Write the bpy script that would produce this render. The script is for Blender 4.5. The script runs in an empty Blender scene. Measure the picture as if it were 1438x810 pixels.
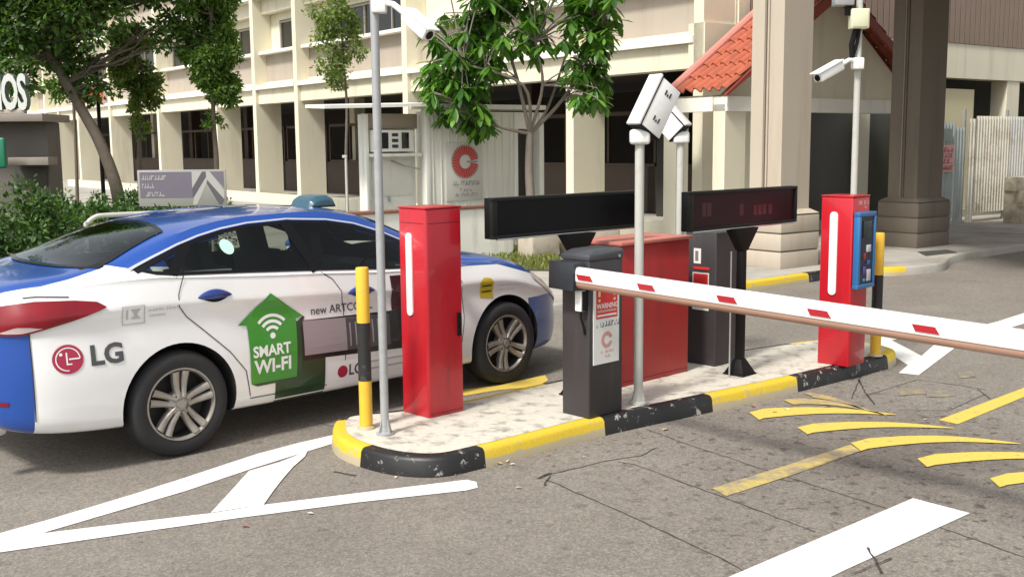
import bpy, bmesh, math, random
import numpy as np
from mathutils import Vector, Matrix
from mathutils.geometry import tessellate_polygon
random.seed(7)
S = bpy.context.scene
COL = S.collection
R = math.radians
PI = math.pi

# ------------------------------------------------------------------ camera
FPX, PITCH, ROLL, EYE = 1524.33, .132, -.0096, 1.88
Fv = Vector((0, math.cos(PITCH), -math.sin(PITCH)))
Rv = Vector((1, 0, 0)); Uv = Rv.cross(Fv)
R2 = Rv*math.cos(ROLL) + Uv*math.sin(ROLL)
U2 = -Rv*math.sin(ROLL) + Uv*math.cos(ROLL)
cam = bpy.data.cameras.new('camera'); camo = bpy.data.objects.new('camera', cam); COL.objects.link(camo)
m3 = Matrix((R2, U2, -Fv)).transposed()
camo.matrix_world = Matrix.Translation((0, 0, EYE)) @ m3.to_4x4()
cam.sensor_width = 36; cam.lens = 36*FPX/1438; cam.clip_end = 600; cam.clip_start = .05
S.camera = camo

def G(px, py, z=0.):
    """photo pixel -> point on the level plane z (used to survey the ground)"""
    d = Fv*FPX + R2*(px-719) + U2*(405-py)
    t = (z-EYE)/d.z
    return Vector((d.x*t, d.y*t, z))
def A(px, py, Y):
    d = Fv*FPX + R2*(px-719) + U2*(405-py)
    t = Y/d.y
    return Vector((d.x*t, Y, EYE+d.z*t))

# ------------------------------------------------------------------ world, sun
SUN_EL, SX, SY = 52, -.62, -.785
w = bpy.data.worlds.new('World'); S.world = w; w.use_nodes = True
nt = w.node_tree
sky = nt.nodes.new('ShaderNodeTexSky'); sky.sky_type = 'NISHITA'; sky.sun_disc = False
sky.sun_elevation = R(SUN_EL); sky.sun_rotation = math.atan2(SX, SY)
sky.air_density = 1.0; sky.dust_density = 2.5; sky.ozone_density = 1.0
bg = nt.nodes['Background']; bg.inputs[1].default_value = .128
hs = nt.nodes.new('ShaderNodeHueSaturation'); hs.inputs['Saturation'].default_value = .22
nt.links.new(sky.outputs[0], hs.inputs['Color']); nt.links.new(hs.outputs[0], bg.inputs[0])
sl = bpy.data.lights.new('sun', 'SUN'); sl.energy = 2.8; sl.angle = R(9); sl.color = (1, .95, .87)
so = bpy.data.objects.new('sun', sl); COL.objects.link(so)
h = math.hypot(SX, SY); ce = math.cos(R(SUN_EL))
sd = Vector((SX/h*ce, SY/h*ce, math.sin(R(SUN_EL))))
so.rotation_euler = sd.to_track_quat('Z', 'Y').to_euler(); so.location = sd*50
S.view_settings.view_transform = 'Standard'; S.view_settings.look = 'None'
S.view_settings.exposure = .68; S.view_settings.gamma = 1; S.view_settings.use_curve_mapping = False
S.cycles.max_bounces = 8; S.cycles.transparent_max_bounces = 12
S.cycles.use_denoising = True

# ------------------------------------------------------------------ materials
MC = {}
def mat(name, c, rough=.6, metal=0., var=0., scale=6., bump=0., bscale=60., coat=0., spec=.5, dirt=None, dscale=1.5, dlo=.5, dhi=.7, emit=None, estr=0., back=None):
    if name in MC: return MC[name]
    m = bpy.data.materials.new(name); m.use_nodes = True; n = m.node_tree; b = n.nodes['Principled BSDF']
    L = n.links.new
    b.inputs['Roughness'].default_value = rough; b.inputs['Metallic'].default_value = metal
    b.inputs['Specular IOR Level'].default_value = spec
    b.inputs['Coat Weight'].default_value = coat; b.inputs['Coat Roughness'].default_value = .04
    tc = n.nodes.new('ShaderNodeTexCoord'); src = None
    c4 = (*c, 1)
    b.inputs['Base Color'].default_value = c4
    if var or dirt:
        ns = n.nodes.new('ShaderNodeTexNoise'); ns.inputs['Scale'].default_value = scale; ns.inputs['Detail'].default_value = 6
        L(tc.outputs['Object'], ns.inputs['Vector'])
        mx = n.nodes.new('ShaderNodeMix'); mx.data_type = 'RGBA'
        mx.inputs[6].default_value = tuple(v*(1-var) for v in c)+(1,); mx.inputs[7].default_value = tuple(min(1, v*(1+var)) for v in c)+(1,)
        L(ns.outputs[0], mx.inputs[0]); src = mx.outputs[2]
        if dirt:
            n2 = n.nodes.new('ShaderNodeTexNoise'); n2.inputs['Scale'].default_value = dscale; n2.inputs['Detail'].default_value = 8; n2.inputs['Roughness'].default_value = .65
            if name in ('cream_render', 'taupe_render', 'white_ledge_render', 'pillar_stone_paint', 'shade_darkened_pillar_paint', 'hut_white_paint', 'hut_grey_white_paint', 'red_paint', 'dull_red_paint', 'charcoal_paint'):   # rain streaks run down
                mpp = n.nodes.new('ShaderNodeMapping'); mpp.inputs['Scale'].default_value = (2.4, 2.4, .28); L(tc.outputs['Object'], mpp.inputs[0]); L(mpp.outputs[0], n2.inputs['Vector'])
            else: L(tc.outputs['Object'], n2.inputs['Vector'])
            rp = n.nodes.new('ShaderNodeMapRange'); rp.inputs[1].default_value = dlo; rp.inputs[2].default_value = dhi
            L(n2.outputs[0], rp.inputs[0])
            m2 = n.nodes.new('ShaderNodeMix'); m2.data_type = 'RGBA'; L(rp.outputs[0], m2.inputs[0]); L(src, m2.inputs[6]); m2.inputs[7].default_value = (*dirt, 1)
            src = m2.outputs[2]
        L(src, b.inputs['Base Color'])
    if back:
        g = n.nodes.new('ShaderNodeNewGeometry'); m4 = n.nodes.new('ShaderNodeMix'); m4.data_type = 'RGBA'
        L(g.outputs['Backfacing'], m4.inputs[0])
        if src: L(src, m4.inputs[6])
        else: m4.inputs[6].default_value = c4
        m4.inputs[7].default_value = (*back, 1); L(m4.outputs[2], b.inputs['Base Color'])
    if bump:
        nb = n.nodes.new('ShaderNodeTexNoise'); nb.inputs['Scale'].default_value = bscale; nb.inputs['Detail'].default_value = 5
        L(tc.outputs['Object'], nb.inputs['Vector'])
        bp = n.nodes.new('ShaderNodeBump'); bp.inputs['Strength'].default_value = bump; bp.inputs['Distance'].default_value = .01
        L(nb.outputs[0], bp.inputs['Height']); L(bp.outputs[0], b.inputs['Normal'])
    if emit:
        b.inputs['Emission Color'].default_value = (*emit, 1); b.inputs['Emission Strength'].default_value = estr
    MC[name] = m
    return m

M_red = mat('red_paint', (.44, .006, .016), .38, var=.08, scale=3, coat=.3, bump=.02, bscale=20, dirt=(.28, .010, .018), dscale=4, dlo=.52, dhi=.75)
M_red2 = mat('dull_red_paint', (.34, .014, .014), .45, var=.1, scale=3, bump=.02, bscale=20, dirt=(.18, .014, .014), dscale=3, dlo=.5, dhi=.8)
M_dark = mat('charcoal_paint', (.036, .032, .034), .5, var=.15, scale=5, bump=.03, bscale=80, dirt=(.055, .048, .045), dscale=3, dlo=.55, dhi=.8)
M_black = mat('black_plastic', (.005, .005, .005), .55, spec=.2, var=.2)
M_gloss = mat('black_acrylic', (.004, .004, .005), .35, spec=.2)
M_galv = mat('galvanised_steel', (.36, .37, .375), .5, metal=.25, var=.12, scale=25, bump=.02, dirt=(.3, .3, .29), dscale=9, dlo=.5, dhi=.75)
M_white = mat('white_paint', (.78, .78, .75), .4, var=.04, scale=5, dirt=(.5, .48, .43), dscale=5, dlo=.56, dhi=.8)
M_whiteg = mat('white_lamp_cover', (.9, .8, .78), .25, var=.02)
M_yel = mat('yellow_paint', (.72, .43, .035), .5, var=.08, scale=12, dirt=(.4, .27, .08), dscale=14, dlo=.55, dhi=.72, bump=.03)
M_blk = mat('black_paint', (.018, .018, .018), .5, var=.3, scale=14, dirt=(.09, .085, .08), dscale=16, dlo=.56, dhi=.7, bump=.04)
M_glass = mat('dark_glass', (.012, .014, .014), .06)
M_steel = mat('brushed_steel', (.6, .6, .6), .3, metal=.9)

def asphalt():
    m = bpy.data.materials.new('asphalt'); m.use_nodes = True; n = m.node_tree; b = n.nodes['Principled BSDF']; L = n.links.new
    tc = n.nodes.new('ShaderNodeTexCoord'); co = tc.outputs['Object']
    def noise(s, d=6, r=.6):
        q = n.nodes.new('ShaderNodeTexNoise'); q.inputs['Scale'].default_value = s; q.inputs['Detail'].default_value = d; q.inputs['Roughness'].default_value = r
        L(co, q.inputs['Vector']); return q.outputs[0]
    def ramp(src, a, b_, ca, cb):
        r = n.nodes.new('ShaderNodeValToRGB'); e = r.color_ramp.elements
        e[0].position = a; e[0].color = (*ca, 1); e[1].position = b_; e[1].color = (*cb, 1); L(src, r.inputs[0]); return r.outputs[0]
    def mul(a, b_, f=1.):
        x = n.nodes.new('ShaderNodeMix'); x.data_type = 'RGBA'; x.blend_type = 'MULTIPLY'; x.inputs[0].default_value = f; L(a, x.inputs[6]); L(b_, x.inputs[7]); return x.outputs[2]
    base = ramp(noise(.45, 5), .35, .68, (.168, .152, .134), (.200, .183, .163))
    grain = ramp(noise(95, 3, .8), .36, .64, (.70, .70, .70), (1.30, 1.29, 1.27))
    agg = n.nodes.new('ShaderNodeTexVoronoi'); agg.inputs['Scale'].default_value = 70; L(co, agg.inputs['Vector'])
    ag = ramp(agg.outputs['Color'], .2, .95, (.8, .8, .8), (1.3, 1.28, 1.25))
    spot = ramp(noise(7, 4, .65), .31, .37, (.66, .63, .60), (1, 1, 1))
    blot = ramp(noise(1.3, 7, .7), .36, .62, (.91, .90, .89), (1.05, 1.05, 1.04))
    oil = n.nodes.new('ShaderNodeTexVoronoi'); oil.inputs['Scale'].default_value = 5.5; oil.inputs['Randomness'].default_value = 1; L(co, oil.inputs['Vector'])
    oi = ramp(oil.outputs['Distance'], .05, .11, (.5, .47, .45), (1, 1, 1))
    g2 = noise(.7, 2)
    om = n.nodes.new('ShaderNodeMix'); om.data_type = 'RGBA'
    omr = n.nodes.new('ShaderNodeMapRange'); omr.inputs[1].default_value = .5; omr.inputs[2].default_value = .6; L(g2, omr.inputs[0]); L(omr.outputs[0], om.inputs[0])
    om.inputs[6].default_value = (1, 1, 1, 1); L(oi, om.inputs[7])
    c = mul(mul(mul(mul(mul(base, grain), ag), spot), blot), om.outputs[2])
    # scuffed dark patch with spots where wheels turn over the yellow stripes
    mp = n.nodes.new('ShaderNodeMapping'); mp.inputs['Location'].default_value = (-2.45, -6.25, 0); L(co, mp.inputs[0])
    ln_ = n.nodes.new('ShaderNodeVectorMath'); ln_.operation = 'LENGTH'; L(mp.outputs[0], ln_.inputs[0])
    w1 = n.nodes.new('ShaderNodeMath'); w1.operation = 'MULTIPLY_ADD'; L(noise(1.6, 6, .7), w1.inputs[0]); w1.inputs[1].default_value = 3.2; L(ln_.outputs['Value'], w1.inputs[2])
    scuff = ramp(w1.outputs[0], .0, 1., (1, 1, 1), (1, 1, 1)); mr = n.nodes.new('ShaderNodeMapRange'); mr.inputs[1].default_value = 1.7; mr.inputs[2].default_value = 2.9; L(w1.outputs[0], mr.inputs[0])
    sc_ = n.nodes.new('ShaderNodeMix'); sc_.data_type = 'RGBA'; L(mr.outputs[0], sc_.inputs[0]); sc_.inputs[6].default_value = (.62, .60, .60, 1); sc_.inputs[7].default_value = (1, 1, 1, 1); c = mul(c, sc_.outputs[2])
    mr2 = n.nodes.new('ShaderNodeMapRange'); mr2.inputs[1].default_value = 2.8; mr2.inputs[2].default_value = 4.6; L(w1.outputs[0], mr2.inputs[0])
    sp_ = ramp(noise(13, 3, .6), .37, .42, (.5, .47, .45), (1, 1, 1)); s2 = n.nodes.new('ShaderNodeMix'); s2.data_type = 'RGBA'; L(mr2.outputs[0], s2.inputs[0]); L(sp_, s2.inputs[6]); s2.inputs[7].default_value = (1, 1, 1, 1); c = mul(c, s2.outputs[2])
    L(c, b.inputs['Base Color']); b.inputs['Roughness'].default_value = .85
    bp = n.nodes.new('ShaderNodeBump'); bp.inputs['Strength'].default_value = .5; bp.inputs['Distance'].default_value = .006
    L(noise(110, 3, .8), bp.inputs['Height']); L(bp.outputs[0], b.inputs['Normal'])
    return m
M_asph = asphalt()

def worn(name, c, under, thr=.42, scale=9, rough=.6, soft=.04, fine=60, zlow=0.):
    """paint worn through to what is under it"""
    m = bpy.data.materials.new(name); m.use_nodes = True; n = m.node_tree; b = n.nodes['Principled BSDF']; L = n.links.new
    tc = n.nodes.new('ShaderNodeTexCoord'); co = tc.outputs['Object']
    a = n.nodes.new('ShaderNodeTexNoise'); a.inputs['Scale'].default_value = scale; a.inputs['Detail'].default_value = 9; a.inputs['Roughness'].default_value = .72; L(co, a.inputs['Vector'])
    r = n.nodes.new('ShaderNodeMapRange'); r.inputs[1].default_value = thr-soft; r.inputs[2].default_value = thr+soft; L(a.outputs[0], r.inputs[0])
    f = n.nodes.new('ShaderNodeTexNoise'); f.inputs['Scale'].default_value = fine; f.inputs['Detail'].default_value = 4; L(co, f.inputs['Vector'])
    v = n.nodes.new('ShaderNodeMix'); v.data_type = 'RGBA'; v.inputs[6].default_value = tuple(x*.78 for x in c)+(1,); v.inputs[7].default_value = tuple(min(1, x*1.12) for x in c)+(1,); L(f.outputs[0], v.inputs[0])
    u = n.nodes.new('ShaderNodeMix'); u.data_type = 'RGBA'; u.inputs[6].default_value = (*under, 1); L(v.outputs[2], u.inputs[7]); L(r.outputs[0], u.inputs[0])
    if zlow:      # paint scraped off along the foot by tyres
        sp = n.nodes.new('ShaderNodeSeparateXYZ'); L(co, sp.inputs[0]); ad = n.nodes.new('ShaderNodeMath'); ad.operation = 'MULTIPLY_ADD'; L(sp.outputs[2], ad.inputs[0]); ad.inputs[1].default_value = 1/zlow; L(a.outputs[0], ad.inputs[2])
        zr_ = n.nodes.new('ShaderNodeMapRange'); zr_.inputs[1].default_value = 1.22; zr_.inputs[2].default_value = 1.42; L(ad.outputs[0], zr_.inputs[0])
        ml = n.nodes.new('ShaderNodeMath'); ml.operation = 'MULTIPLY'; L(zr_.outputs[0], ml.inputs[0]); L(r.outputs[0], ml.inputs[1]); L(ml.outputs[0], u.inputs[0])
    L(u.outputs[2], b.inputs['Base Color']); b.inputs['Roughness'].default_value = rough
    bp = n.nodes.new('ShaderNodeBump'); bp.inputs['Strength'].default_value = .4; bp.inputs['Distance'].default_value = .004
    L(a.outputs[0], bp.inputs['Height']); L(bp.outputs[0], b.inputs['Normal'])
    return m
M_mark = worn('white_road_paint', (.76, .75, .72), (.30, .28, .25), .335, 18)
M_ymark = worn('yellow_road_paint', (.64, .47, .09), (.24, .21, .16), .37, 12)
M_yfade = worn('faded_yellow_road_paint', (.50, .38, .11), (.21, .19, .165), .49, 9, soft=.12)
M_ghost = worn('almost_gone_yellow_paint', (.40, .32, .13), (.185, .168, .148), .58, 11, soft=.12)
M_kyel = worn('yellow_kerb_paint', (.62, .44, .03), (.40, .34, .22), .38, 9, zlow=.060)
M_kblk = worn('black_kerb_paint', (.012, .012, .012), (.34, .32, .29), .395, 15, rough=.45, soft=.02)
M_top = worn('flecked_white_top', (.58, .55, .47), (.23, .21, .18), .42, 7.5, soft=.07, fine=25)
M_pave = mat('concrete_paving', (.36, .34, .30), .85, var=.18, scale=2, dirt=(.2, .19, .17), dscale=.8, dlo=.45, dhi=.7, bump=.15, bscale=40)
M_seal = mat('crack_sealant', (.045, .04, .037), .7, var=.4, scale=30)

# ------------------------------------------------------------------ builders
class MB:
    def __init__(s): s.v = []; s.f = []; s.m = []; s.cur = 0
    def add(s, vs, fs, mi=None):
        o = len(s.v); s.v += [tuple(v) for v in vs]; s.f += [tuple(o+i for i in f) for f in fs]; s.m += [s.cur if mi is None else mi]*len(fs); return s
    def box(s, c, d, M=None, mi=None):
        x, y, z = d[0]/2, d[1]/2, d[2]/2
        vs = [Vector((a*x, b*y, e*z)) for a in (-1, 1) for b in (-1, 1) for e in (-1, 1)]
        if M is not None: vs = [M @ v for v in vs]
        vs = [v+Vector(c) for v in vs]
        return s.add(vs, [(0, 1, 3, 2), (4, 6, 7, 5), (0, 4, 5, 1), (2, 3, 7, 6), (0, 2, 6, 4), (1, 5, 7, 3)], mi)
    def prism(s, pts, z0, z1, mi=None):
        n = len(pts); ar = sum(pts[i][0]*pts[(i+1) % n][1]-pts[(i+1) % n][0]*pts[i][1] for i in range(n))
        if ar < 0: pts = pts[::-1]
        vs = [(p[0], p[1], z0) for p in pts]+[(p[0], p[1], z1) for p in pts]
        fs = [tuple(range(n-1, -1, -1)), tuple(range(n, 2*n))]+[(i, (i+1) % n, n+(i+1) % n, n+i) for i in range(n)]
        return s.add(vs, fs, mi)
    def tube(s, path, rad, n=12, mi=None, caps=True):
        path = [Vector(p) for p in path]; k = len(path)
        if not hasattr(rad, '__len__'): rad = [rad]*k
        vs = []; ref = None
        for i, p in enumerate(path):
            t = (path[min(i+1, k-1)]-path[max(i-1, 0)]).normalized()
            if ref is None: ref = t.orthogonal().normalized()
            u = (ref-t*ref.dot(t)).normalized(); ref = u; q = t.cross(u)
            for j in range(n):
                a = 2*PI*j/n; vs.append(p+(u*math.cos(a)+q*math.sin(a))*rad[i])
        fs = [(i*n+j, i*n+(j+1) % n, (i+1)*n+(j+1) % n, (i+1)*n+j) for i in range(k-1) for j in range(n)]
        if caps: fs += [tuple(range(n-1, -1, -1)), tuple((k-1)*n+j for j in range(n))]
        return s.add(vs, fs, mi)
    def lathe(s, prof, n=40, axis='Z', o=(0, 0, 0), mi=None, mis=None):
        """prof: (radius, height); axis Z or Y"""
        vs = []
        for r, h in prof:
            for j in range(n):
                a = 2*PI*j/n
                p = (r*math.cos(a), r*math.sin(a), h) if axis == 'Z' else (r*math.cos(a), h, r*math.sin(a))
                vs.append((p[0]+o[0], p[1]+o[1], p[2]+o[2]))
        base = len(s.v); s.v += vs
        for i in range(len(prof)-1):
            for j in range(n):
                s.f.append((base+i*n+j, base+i*n+(j+1) % n, base+(i+1)*n+(j+1) % n, base+(i+1)*n+j))
                s.m.append((mis[i] if mis else (s.cur if mi is None else mi)))
        return s
    def build(s, name, mats, parent=None, smooth=False, bevel=0., seg=2, angle=35, recalc=True):
        me = bpy.data.meshes.new(name); me.from_pydata(s.v, [], s.f)
        if not isinstance(mats, (list, tuple)): mats = [mats]
        for m in mats: me.materials.append(m)
        me.polygons.foreach_set('material_index', s.m)
        if recalc or bevel:
            bm = bmesh.new(); bm.from_mesh(me)
            if recalc: bmesh.ops.recalc_face_normals(bm, faces=bm.faces)
            if bevel:
                es = [e for e in bm.edges if len(e.link_faces) == 2 and e.calc_face_angle() > R(30)]
                bmesh.ops.bevel(bm, geom=es, offset=bevel, segments=seg, affect='EDGES', clamp_overlap=True, profile=.5)
            bm.to_mesh(me); bm.free()
        o = bpy.data.objects.new(name, me); COL.objects.link(o)
        if parent: o.parent = parent
        if smooth or bevel:
            me.shade_smooth() if hasattr(me, 'shade_smooth') else None
            try: me.set_sharp_from_angle(angle=R(angle))
            except Exception: pass
        return o
def tag(o, label, cat, group=None, kind=None):
    if label: o['label'] = label
    if cat: o['category'] = cat
    if group: o['group'] = group
    if kind: o['kind'] = kind
    return o
def struct(o): o['kind'] = 'structure'; return o
def thing(name, label, cat, loc=(0, 0, 0), rz=0., group=None):
    o = bpy.data.objects.new(name, None); COL.objects.link(o); o.location = loc; o.rotation_euler = (0, 0, rz); o.empty_display_size = .2
    return tag(o, label, cat, group)
def copy_tree(o, parent=None):
    c = o.copy(); COL.objects.link(c)
    if parent: c.parent = parent
    for ch in list(o.children): copy_tree(ch, c)
    return c
def text_geo(txt, size, bold=0., shear=0., align='LEFT', space=1.):
    cu = bpy.data.curves.new('lettering', 'FONT'); cu.body = txt; cu.size = size; cu.offset = bold; cu.shear = shear; cu.align_x = align; cu.align_y = 'CENTER'; cu.space_character = space
    cu.resolution_u = 3
    ob = bpy.data.objects.new('lettering', cu); COL.objects.link(ob)
    dg = bpy.context.evaluated_depsgraph_get(); dg.update(); me = bpy.data.meshes.new_from_object(ob.evaluated_get(dg))
    vs = [(v.co.x, v.co.y) for v in me.vertices]; fs = [tuple(p.vertices) for p in me.polygons]
    bpy.data.objects.remove(ob); bpy.data.curves.remove(cu); bpy.data.meshes.remove(me)
    return vs, fs
def frame_map(o, u, v):
    o, u, v = Vector(o), Vector(u), Vector(v)
    return lambda a, b, off=0.: o+u*a+v*b+u.cross(v).normalized()*off
def put2d(mb, vs, fs, fm, off, mi, du=0, dv=0, sx=1.):
    mb.add([fm(a*sx+du, b+dv, off) for a, b in vs], fs, mi); return mb
def poly2d(pts):
    t = tessellate_polygon([[Vector((p[0], p[1], 0)) for p in pts]]); return list(pts), [tuple(x) for x in t]
def ring2d(cx, cy, r0, r1, a0=0., a1=2*PI, n=32):
    vs = []; 
    for i in range(n+1):
        a = a0+(a1-a0)*i/n; vs += [(cx+r0*math.cos(a), cy+r0*math.sin(a)), (cx+r1*math.cos(a), cy+r1*math.sin(a))]
    return vs, [(2*i, 2*i+1, 2*i+3, 2*i+2) for i in range(n)]
def disc2d(cx, cy, r, n=32):
    return [(cx+r*math.cos(2*PI*i/n), cy+r*math.sin(2*PI*i/n)) for i in range(n)], [tuple(range(n))]
def rect2d(x0, y0, x1, y1): return [(x0, y0), (x1, y0), (x1, y1), (x0, y1)], [(0, 1, 2, 3)]
def scribble(mb, fm, off, mi, x0, x1, y, hgt, seed):
    """unreadable small lettering: a row of uneven little strokes"""
    rr = random.Random(seed); x = x0
    while x < x1:
        wd = hgt*rr.uniform(.25, .7)
        if rr.random() > .14:
            k = rr.random()
            if k < .5: put2d(mb, *rect2d(x, y-hgt/2, x+wd*.35, y+hgt/2*rr.uniform(.4, 1)), fm, off, mi)
            put2d(mb, *rect2d(x, y+(-hgt/2 if k > .3 else hgt*.2), x+wd, y+(-hgt*.2 if k > .3 else hgt/2)), fm, off, mi)
            if k > .6: put2d(mb, *rect2d(x+wd*.6, y-hgt/2, x+wd, y+hgt/2), fm, off+.0003, mi)
        x += wd+hgt*.15

# ================================================================== TAXI (x forward from the rear axle, y left, z up)
CPH = .7764
_cn = Vector((math.sin(CPH), -math.cos(CPH), 0))
CORG = Vector((-2.024, 6.482, 0)) - _cn*.885
T_X = [-1.03, -1.01, -.96, -.85, -.7, -.5, -.3, -.1, .1, .3, .7, 1.1, 1.5, 1.8, 2.05, 2.3, 2.5, 2.7, 2.9, 3.1, 3.3, 3.45, 3.58, 3.67, 3.725]
def tab(vals):
    xs = np.array(T_X); ys = np.array(vals, float)
    d = np.zeros(len(xs)); h = np.diff(xs); dl = np.diff(ys)/h     # monotone cubic (pchip)
    for i in range(1, len(xs)-1):
        if dl[i-1]*dl[i] > 0:
            w1 = 2*h[i]+h[i-1]; w2 = h[i]+2*h[i-1]; d[i] = (w1+w2)/(w1/dl[i-1]+w2/dl[i])
    d[0] = dl[0]; d[-1] = dl[-1]
    def f(x):
        x = min(max(x, xs[0]), xs[-1]); i = min(int(np.searchsorted(xs, x, 'right'))-1, len(xs)-2)
        t = (x-xs[i])/h[i]
        return float(ys[i]*(1+2*t)*(1-t)**2+ys[i+1]*t*t*(3-2*t)+h[i]*(d[i]*t*(1-t)**2-d[i+1]*t*t*(1-t)))
    return f
#            -1.03 -1.01 -.96  -.85  -.7   -.5   -.3   -.1   .1    .3    .7    1.1   1.5   1.8   2.05  2.3   2.5   2.7   2.9   3.1   3.3   3.45  3.58  3.67  3.725
f_zb = tab([ .42, .36,  .30,  .27,  .25,  .235, .225, .215, .21,  .205, .20,  .20,  .20,  .20,  .20,  .20,  .20,  .20,  .20,  .20,  .20,  .20,  .22,  .25,  .30])
f_w  = tab([ .56, .62,  .715, .815, .865, .892, .902, .906, .908, .908, .908, .908, .908, .908, .908, .908, .908, .905, .898, .875, .82,  .745, .64,  .52,  .40])
f_zs = tab([ .90, .97,  1.03, 1.055,1.07, 1.085,1.095,1.10, 1.09, 1.08, 1.057,1.035,1.005,.985, .97,  .965, .965, .955, .925, .865, .785, .715, .64,  .57,  .50])
f_ws = tab([ .50, .56,  .645, .735, .785, .82,  .845, .856, .862, .864, .866, .866, .866, .864, .86,  .855, .85,  .845, .83,  .80,  .73,  .65,  .55,  .44,  .33])
f_zr = tab([ .93, 1.01, 1.075,1.105,1.125,1.145,1.17, 1.235,1.31, 1.36, 1.408,1.413,1.368,1.262,1.145,1.035,1.00, .99,  .96,  .895, .81,  .735, .655, .585, .51])
f_wr = tab([ .40, .45,  .53,  .60,  .64,  .66,  .675, .66,  .635, .615, .60,  .60,  .61,  .635, .675, .72,  .75,  .76,  .755, .72,  .64,  .56,  .46,  .36,  .26])
f_zc = tab([ .95, 1.035,1.10, 1.13, 1.15, 1.175,1.245,1.32, 1.372,1.408,1.446,1.458,1.438,1.372,1.272, 1.165,1.075,1.04, 1.01, .955, .875, .80,  .71,  .63,  .54])
def crk(P, sub):
    """catmull-rom through the section's key points"""
    out = []; n = len(P)
    for i in range(n-1):
        a = P[max(i-1, 0)]; b = P[i]; c = P[i+1]; d = P[min(i+2, n-1)]
        if i == 0: a = (2*b[0]-c[0], b[1])
        if i == n-2: d = (-b[0], b[1])
        k = sub[i]
        for j in range(k):
            t = j/k
            out.append(tuple(.5*((2*b[e])+(-a[e]+c[e])*t+(2*a[e]-5*b[e]+4*c[e]-d[e])*t*t+(-a[e]+3*b[e]-3*c[e]+d[e])*t**3) for e in (0, 1)))
    out.append(P[-1]); return out
SUB = [2, 1, 2, 4, 4, 2, 2, 4, 2, 7, 2, 5, 5]
def section(x):
    zb, w_, zs, ws, zr, wr, zc = f_zb(x), f_w(x), f_zs(x), f_ws(x), f_zr(x), f_wr(x), f_zc(x)
    H_ = zs-zb
    cz = zb+H_*.835; dent = .024*min(1, max(0, (x+.95)/.3))*min(1, max(0, (3.2-x)/.5))
    P = [(0, zb), (w_-.16, zb), (w_-.055, zb+.02), (w_-.018, zb+.09*min(1, H_/.6)), (w_, zb+H_*.42), (w_-.012-dent*.55, zb+H_*.73),
         (w_-.006-dent*.2, cz-.012), (w_-.016, cz+.025), (ws, zs),
         (ws-.012, zs+min(.02, (zr-zs)*.3)), (wr+.012, zr-.012 if zr-zs > .05 else zs+(zr-zs)*.8), (wr-.04, zr+(zc-zr)*.30), (wr*.55, zr+(zc-zr)*.80), (0, zc)]
    return crk(P, SUB)
IDX_SIDE1 = sum(SUB[:11])            # end of the side (roof edge)
_sc = {}
def sec(x):
    k = round(x, 4)
    if k not in _sc: _sc[k] = section(k)
    return _sc[k]
def side_y(x, z):
    s = sec(x); i0 = 3
    for i in range(i0, IDX_SIDE1):
        z0, z1 = s[i][1], s[i+1][1]
        if z0 <= z <= z1 and z1 > z0: t = (z-z0)/(z1-z0); return s[i][0]*(1-t)+s[i+1][0]*t
    return s[i0][0] if z < s[i0][1] else s[IDX_SIDE1][0]
def top_z(x, y):
    s = sec(x); y = abs(y)
    for i in range(IDX_SIDE1-2, len(s)-1):
        y0, y1 = s[i][0], s[i+1][0]
        if y1 <= y <= y0: t = (y0-y)/max(1e-6, y0-y1); return s[i][1]*(1-t)+s[i+1][1]*t
    return s[IDX_SIDE1][1]
def side_pt(x, z, off=0., sgn=-1):
    y = side_y(x, z); e = .01
    dydz = (side_y(x, z+e)-side_y(x, z-e))/(2*e); dydx = (side_y(x+e, z)-side_y(x-e, z))/(2*e)
    n = Vector((-dydx, 1, -dydz)).normalized()
    p = Vector((x, y, z))+n*off
    return Vector((p.x, p.y*sgn if sgn < 0 else p.y, p.z))

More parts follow.
